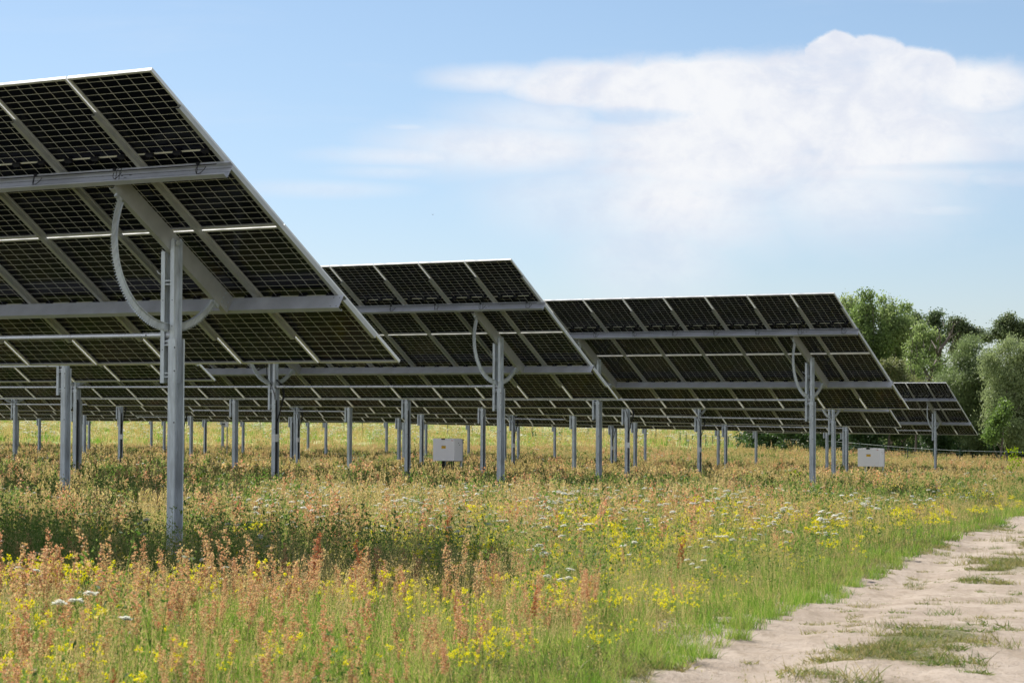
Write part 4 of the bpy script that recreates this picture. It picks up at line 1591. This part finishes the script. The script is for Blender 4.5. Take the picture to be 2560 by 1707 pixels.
def p_low(seed, n, leaf, h=0.07, rad=0.16):
    rs = np.random.default_rng(seed)
    b = PB()
    for _ in range(n):
        b.blade(disc(rs, rad), rdir(rs, 1.6), leaf * rs.uniform(0.5, 1.1), leaf * 0.13, rs.uniform(0.2, 0.6), 0, rs, 2)
    for _ in range(n // 2):
        b.blade(disc(rs, rad), rdir(rs, 0.7), h * rs.uniform(0.8, 2.0), 0.006, 0.4, 0, rs, 2)
    return b


def src(name, meshes):
    c = bpy.data.collections.new(name)
    for m in meshes:
        c.objects.link(bpy.data.objects.new(m.name, m))
    return c


def gmesh(b, name, mats):
    return b.mesh(name, mats)


G3 = [M['grass'], M['straw']]
SRC = {
    'grass': src('grass_sources', [gmesh(p_grass(100 + i, 70, 0.30 + 0.05 * (i % 3), 0.007), 'grass_a%d' % i, G3) for i in range(4)]
                 + [gmesh(p_grass(110 + i, 46, 0.36 + 0.04 * (i % 2), 0.014, 0.26, 2), 'grass_b%d' % i, G3) for i in range(3)]
                 + [gmesh(p_grass(120 + i, 34, 0.40, 0.030, 0.40, 2), 'grass_c%d' % i, G3) for i in range(3)]),
    'green': src('fresh_sources', [gmesh(p_grass(130 + i, 80, 0.15, 0.006, 0.20, 2, 0.8), 'fresh_a%d' % i, [M['green'], M['green']]) for i in range(3)]
                 + [gmesh(p_low(140 + i, 64, 0.075, 0.05), 'low_a%d' % i, [M['green']]) for i in range(3)]),
    'straw': src('straw_sources', [gmesh(p_grass(150 + i, 26, 0.46, 0.006, 0.18, 22, 0.3), 'straw_a%d' % i, [M['straw'], M['straw']]) for i in range(3)]
                 + [gmesh(p_grass(155 + i, 22, 0.48, 0.014, 0.28, 16, 0.3), 'straw_b%d' % i, [M['straw'], M['straw']]) for i in range(3)]
                 + [gmesh(p_grass(158 + i, 22, 0.52, 0.026, 0.36, 12, 0.3), 'straw_c%d' % i, [M['straw'], M['straw']]) for i in range(2)]),
    'sorrel': src('sorrel_sources', [gmesh(p_sorrel(160 + i, 2 + i % 2, 0.62 + 0.05 * (i % 2), 0.0145, 0, 0.13, 260), 'sorrel_a%d' % i, [M['sorrel'], M['stem'], M['grass']]) for i in range(4)]
                  + [gmesh(p_sorrel(170 + i, 4, 0.62, 0.026, 0, 0.16, 90), 'sorrel_b%d' % i, [M['sorrel'], M['stem'], M['grass']]) for i in range(3)]
                  + [gmesh(p_sorrel(176 + i, 5, 0.62, 0.050, 0, 0.26, 40), 'sorrel_c%d' % i, [M['sorrel'], M['stem'], M['grass']]) for i in range(3)]
                  + [gmesh(p_sorrel(179, 2, 0.66, 0.014, 0, 0.06, 260), 'sorrel_d0', [M['rust'], M['stem'], M['grass']])]),
    'umbel': src('umbel_sources', [gmesh(p_umbel(180 + i, 3 + i % 2, 0.60, 0.036), 'umbel_a%d' % i, [M['petal_w'], M['weed']]) for i in range(4)]),
    'yellow': src('yellow_sources', [gmesh(p_yellow(190 + i, 5 + i, 0.46, 0.0165), 'yellow_a%d' % i, [M['petal_y'], M['green']]) for i in range(4)]
                  + [gmesh(p_yellow(195 + i, 9, 0.46, 0.028), 'yellow_b%d' % i, [M['petal_y'], M['green']]) for i in range(2)]),
    'weed': src('weed_sources', [gmesh(p_weed(200 + i, 5, 0.62, 0.034), 'weed_a%d' % i, [M['weed'], M['weedseed']]) for i in range(4)]
                + [gmesh(p_weed(205 + i, 6, 0.66, 0.056, True, 0.26), 'weed_b%d' % i, [M['weed'], M['weedseed']]) for i in range(3)]
                + [gmesh(p_weed(209 + i, 7, 0.66, 0.09, True, 0.36), 'weed_c%d' % i, [M['weed'], M['weedseed']]) for i in range(3)]),
    'bright': src('bright_sources', [gmesh(p_weed(215 + i, 6, 0.75, 0.06, False, 0.14), 'bright_a%d' % i, [M['bright']]) for i in range(2)]),
}


def scatter(name, key, x, y, idx, scl, label, cat):
    z = gz(x, y) + micro(x, y) - 0.012 + np.clip(path_rise(x, y), 0, 1)
    n = len(x)
    me = bpy.data.meshes.new(name)
    me.vertices.add(n)
    me.vertices.foreach_set('co', np.stack([x, y, z], 1).astype(np.float32).ravel())
    for nm, tp, arr in (('kind_index', 'INT', idx.astype(np.int32)), ('plant_scale', 'FLOAT', scl.astype(np.float32))):
        at_ = me.attributes.new(nm, tp, 'POINT')
        at_.data.foreach_set('value', arr)
    rot = np.stack([rng.normal(0, 0.10, n) - 0.04, rng.normal(0, 0.10, n) + 0.06, rng.random(n) * 6.283], 1).astype(np.float32)
    at_ = me.attributes.new('plant_rot', 'FLOAT_VECTOR', 'POINT')
    at_.data.foreach_set('vector', rot.ravel())
    o = obj(name, me)
    tag(o, label, cat, kind='stuff')
    ng = bpy.data.node_groups.new(name, 'GeometryNodeTree')
    ng.interface.new_socket('Geometry', in_out='INPUT', socket_type='NodeSocketGeometry')
    ng.interface.new_socket('Geometry', in_out='OUTPUT', socket_type='NodeSocketGeometry')
    g = NT(ng)
    gi, go = g.add('NodeGroupInput'), g.add('NodeGroupOutput')
    ci = g.add('GeometryNodeCollectionInfo')
    ci.inputs['Collection'].default_value = SRC[key]
    ci.inputs['Separate Children'].default_value = True
    ci.inputs['Reset Children'].default_value = True
    ip = g.add('GeometryNodeInstanceOnPoints')

    def attr(nm, tp):
        a_ = g.add('GeometryNodeInputNamedAttribute', data_type=tp)
        a_.inputs['Name'].default_value = nm
        return a_.outputs['Attribute']
    g.l.new(gi.outputs[0], ip.inputs['Points'])
    g.l.new(ci.outputs[0], ip.inputs['Instance'])
    ip.inputs['Pick Instance'].default_value = True
    g.l.new(attr('kind_index', 'INT'), ip.inputs['Instance Index'])
    er = g.add('FunctionNodeEulerToRotation')
    g.l.new(attr('plant_rot', 'FLOAT_VECTOR'), er.inputs[0])
    g.l.new(er.outputs[0], ip.inputs['Rotation'])
    g.l.new(attr('plant_scale', 'FLOAT'), ip.inputs['Scale'])
    g.l.new(ip.outputs[0], go.inputs[0])
    md = o.modifiers.new('scatter', 'NODES')
    md.node_group = ng
    return o


def sample(y0, y1, dens, margin=0.10, xoff=0.0):
    """points in the part of the meadow the camera could see, with a side margin"""
    ks = 0.2135 + margin
    area = ks * (y1 ** 2 - y0 ** 2) + 2.4 * (y1 - y0)
    n = int(area * dens)
    y = np.sqrt(rng.random(n) * (y1 ** 2 - y0 ** 2) + y0 ** 2)
    x = (rng.random(n) * 2 - 1) * (ks * y + 1.2)
    return x, y


def zones(bands, f):
    X, Y, Z = [], [], []
    for zi, (y0, y1, dens) in enumerate(bands):
        x, y = sample(y0, y1, dens, 0.10 if y1 < 45 else 0.035)
        p = f(x, y)
        k = rng.random(len(x)) < p
        X.append(x[k])
        Y.append(y[k])
        Z.append(np.full(k.sum(), zi))
    return np.concatenate(X), np.concatenate(Y), np.concatenate(Z)


def under(x, y):
    """1 in the shaded strips under the tables"""
    n_, u_ = rel(x, y)
    s = np.zeros_like(x)
    for t_ in TABLES:
        c0 = RN[t_['row']]
        s = np.maximum(s, np.exp(-((n_ - c0 - 1.0) / 2.6) ** 4) * (u_ > t_['u0'] - 1.5) * (u_ < t_['u0'] + t_['L'] + 2))
    return s


def not_path(x, y):
    return np.clip(1 - path_open(x, y) * 1.8, 0, 1) * np.clip((-path_d(x, y) + 0.3) / 1.0, 0, 1)


def onverge(x, y):
    d = path_d(x, y)
    return (d > -1.6) * (d < 9)


def edge_h(x, y):
    """plants get lower near the track"""
    d = path_d(x, y)
    return np.where(d > 1.5, np.clip(0.34 + (d - 2.5) * 0.10, 0.3, 0.9), np.clip(0.44 + (-d) * 0.12, 0.42, 1.0))


def rel(x, y):
    dx, dy = x - O0[0], y - O0[1]
    return dx * N[0] + dy * N[1], dx * U[0] + dy * U[1]        # across rows, along rows


def strip_h(x, y):
    """short growth in the strip just before the nearest table's post"""
    n_, u_ = rel(x, y)
    return 1.0 - 0.60 * np.exp(-((n_ + 3.3) / 2.3) ** 6) * np.clip((u_ + 4.5) / 2.0, 0, 1)


BAND = [(8, 27, 34), (27, 62, 12), (62, 175, 3.6)]
x, y, z = zones(BAND, lambda x, y: np.where((path_d(x, y) > -0.1) & (path_d(x, y) < 2.8), 0, np.where((path_d(x, y) >= 2.8) & (y < 34), 0.3, 1)) * (1 - 0.35 * under(x, y)) * (0.55 + 0.45 * fbm(x, y, 1.5, 3)))
idx = np.where(z == 0, rng.integers(0, 4, len(x)), np.where(z == 1, rng.integers(4, 7, len(x)), rng.integers(7, 10, len(x))))
scatter('meadow_grass', 'grass', x, y, idx, (0.70 + 0.5 * rng.random(len(x))) * edge_h(x, y) * strip_h(x, y), 'mixed green and yellowing meadow grass under and between the solar rows', 'grass')

def low_p(x, y):
    d, o = path_d(x, y), path_open(x, y)
    n_, u_ = rel(x, y)
    strip = (n_ > -5.4) * (n_ < -1.0) * (u_ > -3)
    left = (d < 0.1) * (d > -1.9) * 0.45 * np.clip(1.1 - o * 1.3, 0, 1) + (d <= -1.9) * np.where(strip, 0.9, 0.16 * (fbm(x, y, 2.0, 9) > 0.5))
    right = (d >= 0.1) * np.clip(0.85 - o * 1.5, 0.06, 1)
    return left + right


x, y, z = zones([(8, 30, 70), (30, 60, 12), (60, 150, 2.2)], low_p)
idx = rng.integers(0, 6, len(x))
d_ = path_d(x, y)
onp = d_ > -0.2
idx = np.where(onp & (rng.random(len(x)) < np.where(path_open(x, y) > 0.45, 0.7, 0.4)), rng.integers(3, 6, len(x)), idx)
sc_ = (0.6 + 0.6 * rng.random(len(x))) * np.where(onp, np.where(d_ > 3.2, 1.1, np.where(path_open(x, y) > 0.45, 0.6, 0.85)), 0.9) * np.where(z > 0, 1.5, 1.0) * np.where(z > 1, 1.5, 1.0)
scatter('low_verge_grass', 'green', x, y, idx, sc_, 'short fresh green grass and rosettes on the sandy track and its verge', 'grass')

x, y, z = zones([(8, 30, 3.0), (30, 62, 2.0), (62, 175, 1.0)], lambda x, y: field(x, y) * (0.25 + 0.75 * (fbm(x, y, 4.0, 13) > 0.48)) * (1 - 0.6 * under(x, y)))
idx = np.where(z == 0, rng.integers(0, 3, len(x)), np.where(z == 1, rng.integers(3, 6, len(x)), rng.integers(6, 8, len(x))))
scatter('dry_grass', 'straw', x, y, idx, (0.7 + 0.45 * rng.random(len(x))) * edge_h(x, y) * strip_h(x, y), 'straw coloured seeding grass scattered through the meadow', 'grass')


def sorrel_p(x, y):
    n_, u_ = rel(x, y)
    f = fbm(x, y, 3.2, 21)
    p = np.where(y < 19, 0.40, 0.16) + 0.50 * (f > np.where(y < 19, 0.44, 0.50))
    lit = (n_ < -1.6)
    p = p * np.where(lit, 1.2, np.where(under(x, y) > 0.4, 0.10, 0.42)) * np.where(strip_h(x, y) < 0.7, 0.12, 1)
    return p * field(x, y) * np.clip((np.abs(path_d(x, y) - 1.2) - 1.5) / 1.6, 0.15, 1)


x, y, z = zones([(8.6, 26, 8), (26, 60, 6.0), (60, 175, 2.2)], sorrel_p)
idx = np.where(z == 0, rng.integers(0, 4, len(x)), np.where(z == 1, rng.integers(4, 7, len(x)), rng.integers(7, 10, len(x))))
idx = np.where((z == 0) & (rng.random(len(x)) < 0.07), 10, idx)
scatter('sorrel', 'sorrel', x, y, idx, (0.55 + 0.70 * rng.random(len(x)) ** 1.5) * edge_h(x, y) * np.clip(strip_h(x, y) + 0.2, 0, 1), 'rusty pink sorrel seed plumes standing above the grass', 'wildflowers')


def umbel_p(x, y):
    d = path_d(x, y)
    c_ = np.exp(-(((x + 0.9) / 4.2) ** 2 + ((y - 36) / 8.0) ** 2))
    return field(x, y) * (np.where(y < 24, 0.04, 0.08) + 1.0 * c_) * (0.3 + 0.9 * (fbm(x, y, 2.0, 41) > 0.5)) + 0.0 * x


x, y, z = zones([(11, 30, 3.2), (30, 62, 4.2), (62, 150, 0.8)], umbel_p)
scatter('white_umbel_flowers', 'umbel', x, y, rng.integers(0, 4, len(x)), (0.65 + 0.4 * rng.random(len(x))) * np.where(z == 2, 1.2, 1.0), 'white flat wild carrot flowers above the grass', 'wildflowers')


def yel_p(x, y):
    d = path_d(x, y)
    band = np.exp(-((d + 3.2) / 2.4) ** 2) * np.clip((y - 20) / 10, 0, 1) * np.clip((75 - y) / 20, 0, 1) * 1.1
    front = 0.60 * (y < 20.5) * (fbm(x, y, 1.6, 51) > 0.42)
    return (d < -0.5) * (np.maximum(band, front) + 0.03) * (0.35 + 0.9 * (fbm(x, y, 1.2, 57) > 0.45))


x, y, z = zones([(9, 28, 8.5), (28, 90, 4.5)], yel_p)
idx = np.where(z == 0, rng.integers(0, 4, len(x)), rng.integers(4, 6, len(x)))
scatter('yellow_flowers', 'yellow', x, y, idx, (0.65 + 0.45 * rng.random(len(x))) * edge_h(x, y), 'small bright yellow flowers dotted through the grass', 'wildflowers')


def weed_p(x, y):
    n_, u_ = rel(x, y)
    s = under(x, y)
    edge = np.exp(-((n_ - 1.2) / 2.4) ** 4) * (u_ > -2.5)
    return (field(x, y) * np.clip((-path_d(x, y) - 0.2) / 3.0, 0.25, 1)) * np.clip((0.16 + 0.36 * (n_ > 0)) * (fbm(x, y, 2.6, 61) > 0.45) + 0.75 * s * (0.4 + 0.6 * (fbm(x, y, 3.0, 63) > 0.42)) + 0.7 * edge, 0, 1) * np.where(strip_h(x, y) < 0.7, 0.05, 1)


x, y, z = zones([(9, 34, 12), (34, 66, 7.5), (66, 175, 3.2)], weed_p)
idx = np.where(z == 0, rng.integers(0, 4, len(x)), np.where(z == 1, rng.integers(4, 7, len(x)), rng.integers(7, 10, len(x))))
scatter('tall_weeds', 'weed', x, y, idx, (0.45 + 0.75 * rng.random(len(x)) ** 1.4) * np.where(y < 34, 1.12, 1.0) * np.clip(edge_h(x, y) + 0.15, 0, 1), 'dark leafy upright weeds thick in the shade under the solar tables', 'weeds')

for i, px in enumerate(range(1880, 2700, 62)):
    hh = 1030 if px < 2150 else 950
    tree('shrub', px, 192 + 3 * (i % 3), [(px - 18, hh + 30 * (i % 2), 40, 44), (px + 20, hh + 50, 38, 46), (px, hh + 100, 40, 40), (px, 1120, 46, 44)], 10000, 0.22, 'poplar' if px > 2150 and i % 2 == 0 else ('willow' if px > 2330 else 'shrub'),
         'dark bush of the shaded undergrowth behind the belt\'s front row of trees', 'shrub', 'dark undergrowth bushes behind the tree belt', 90 + i, trunk=False)

for (px, yy, sc_, lab) in ((2538, 128, 2.6, 'fresh yellow green weed clump standing alone before the fence at the right'), (1985, 66, 1.3, 'yellow green weed beside the long table\'s post'),
                           (505, 40, 1.2, 'fresh green weed by the cable post left of centre')):
    q = at(px, 1150, yy)
    w_ = p_weed(int(px), 9, 0.62, 0.055, False, 0.12).mesh('bright_weed', [M['bright']])
    o = tag(obj('bright_weed', w_), lab, 'weed', 'single bright weeds')
    o.location = (q[0], q[1], float(gz(q[0], q[1])[0]))
    o.scale = (sc_, sc_, sc_)

# meadow beyond the rows
x, y, z = zones([(165, 420, 0.22)], lambda x, y: (np.abs(x) < 0.24 * y + 5) * (x < 0.112 * y + 2) * 1.0)
k = rng.random(len(x))
for nm, key, m_, lo, hi, sc_, lab, cat in (('far_meadow_grass', 'grass', k < 0.50, 7, 10, 1.7, 'pale sunlit meadow grass on the rise beyond the solar rows', 'grass'),
                                     ('far_dry_grass', 'straw', (k >= 0.50) & (k < 0.76), 6, 8, 1.6, 'straw coloured grass on the rise beyond the solar rows', 'grass'),
                                     ('far_white_flowers', 'umbel', k >= 0.76, 0, 4, 2.6, 'white flower haze on the rise beyond the solar rows', 'wildflowers')):
    scatter(nm, key, x[m_], y[m_], rng.integers(lo, hi, int(m_.sum())), sc_ * (0.6 + 0.5 * rng.random(int(m_.sum()))), lab, cat)
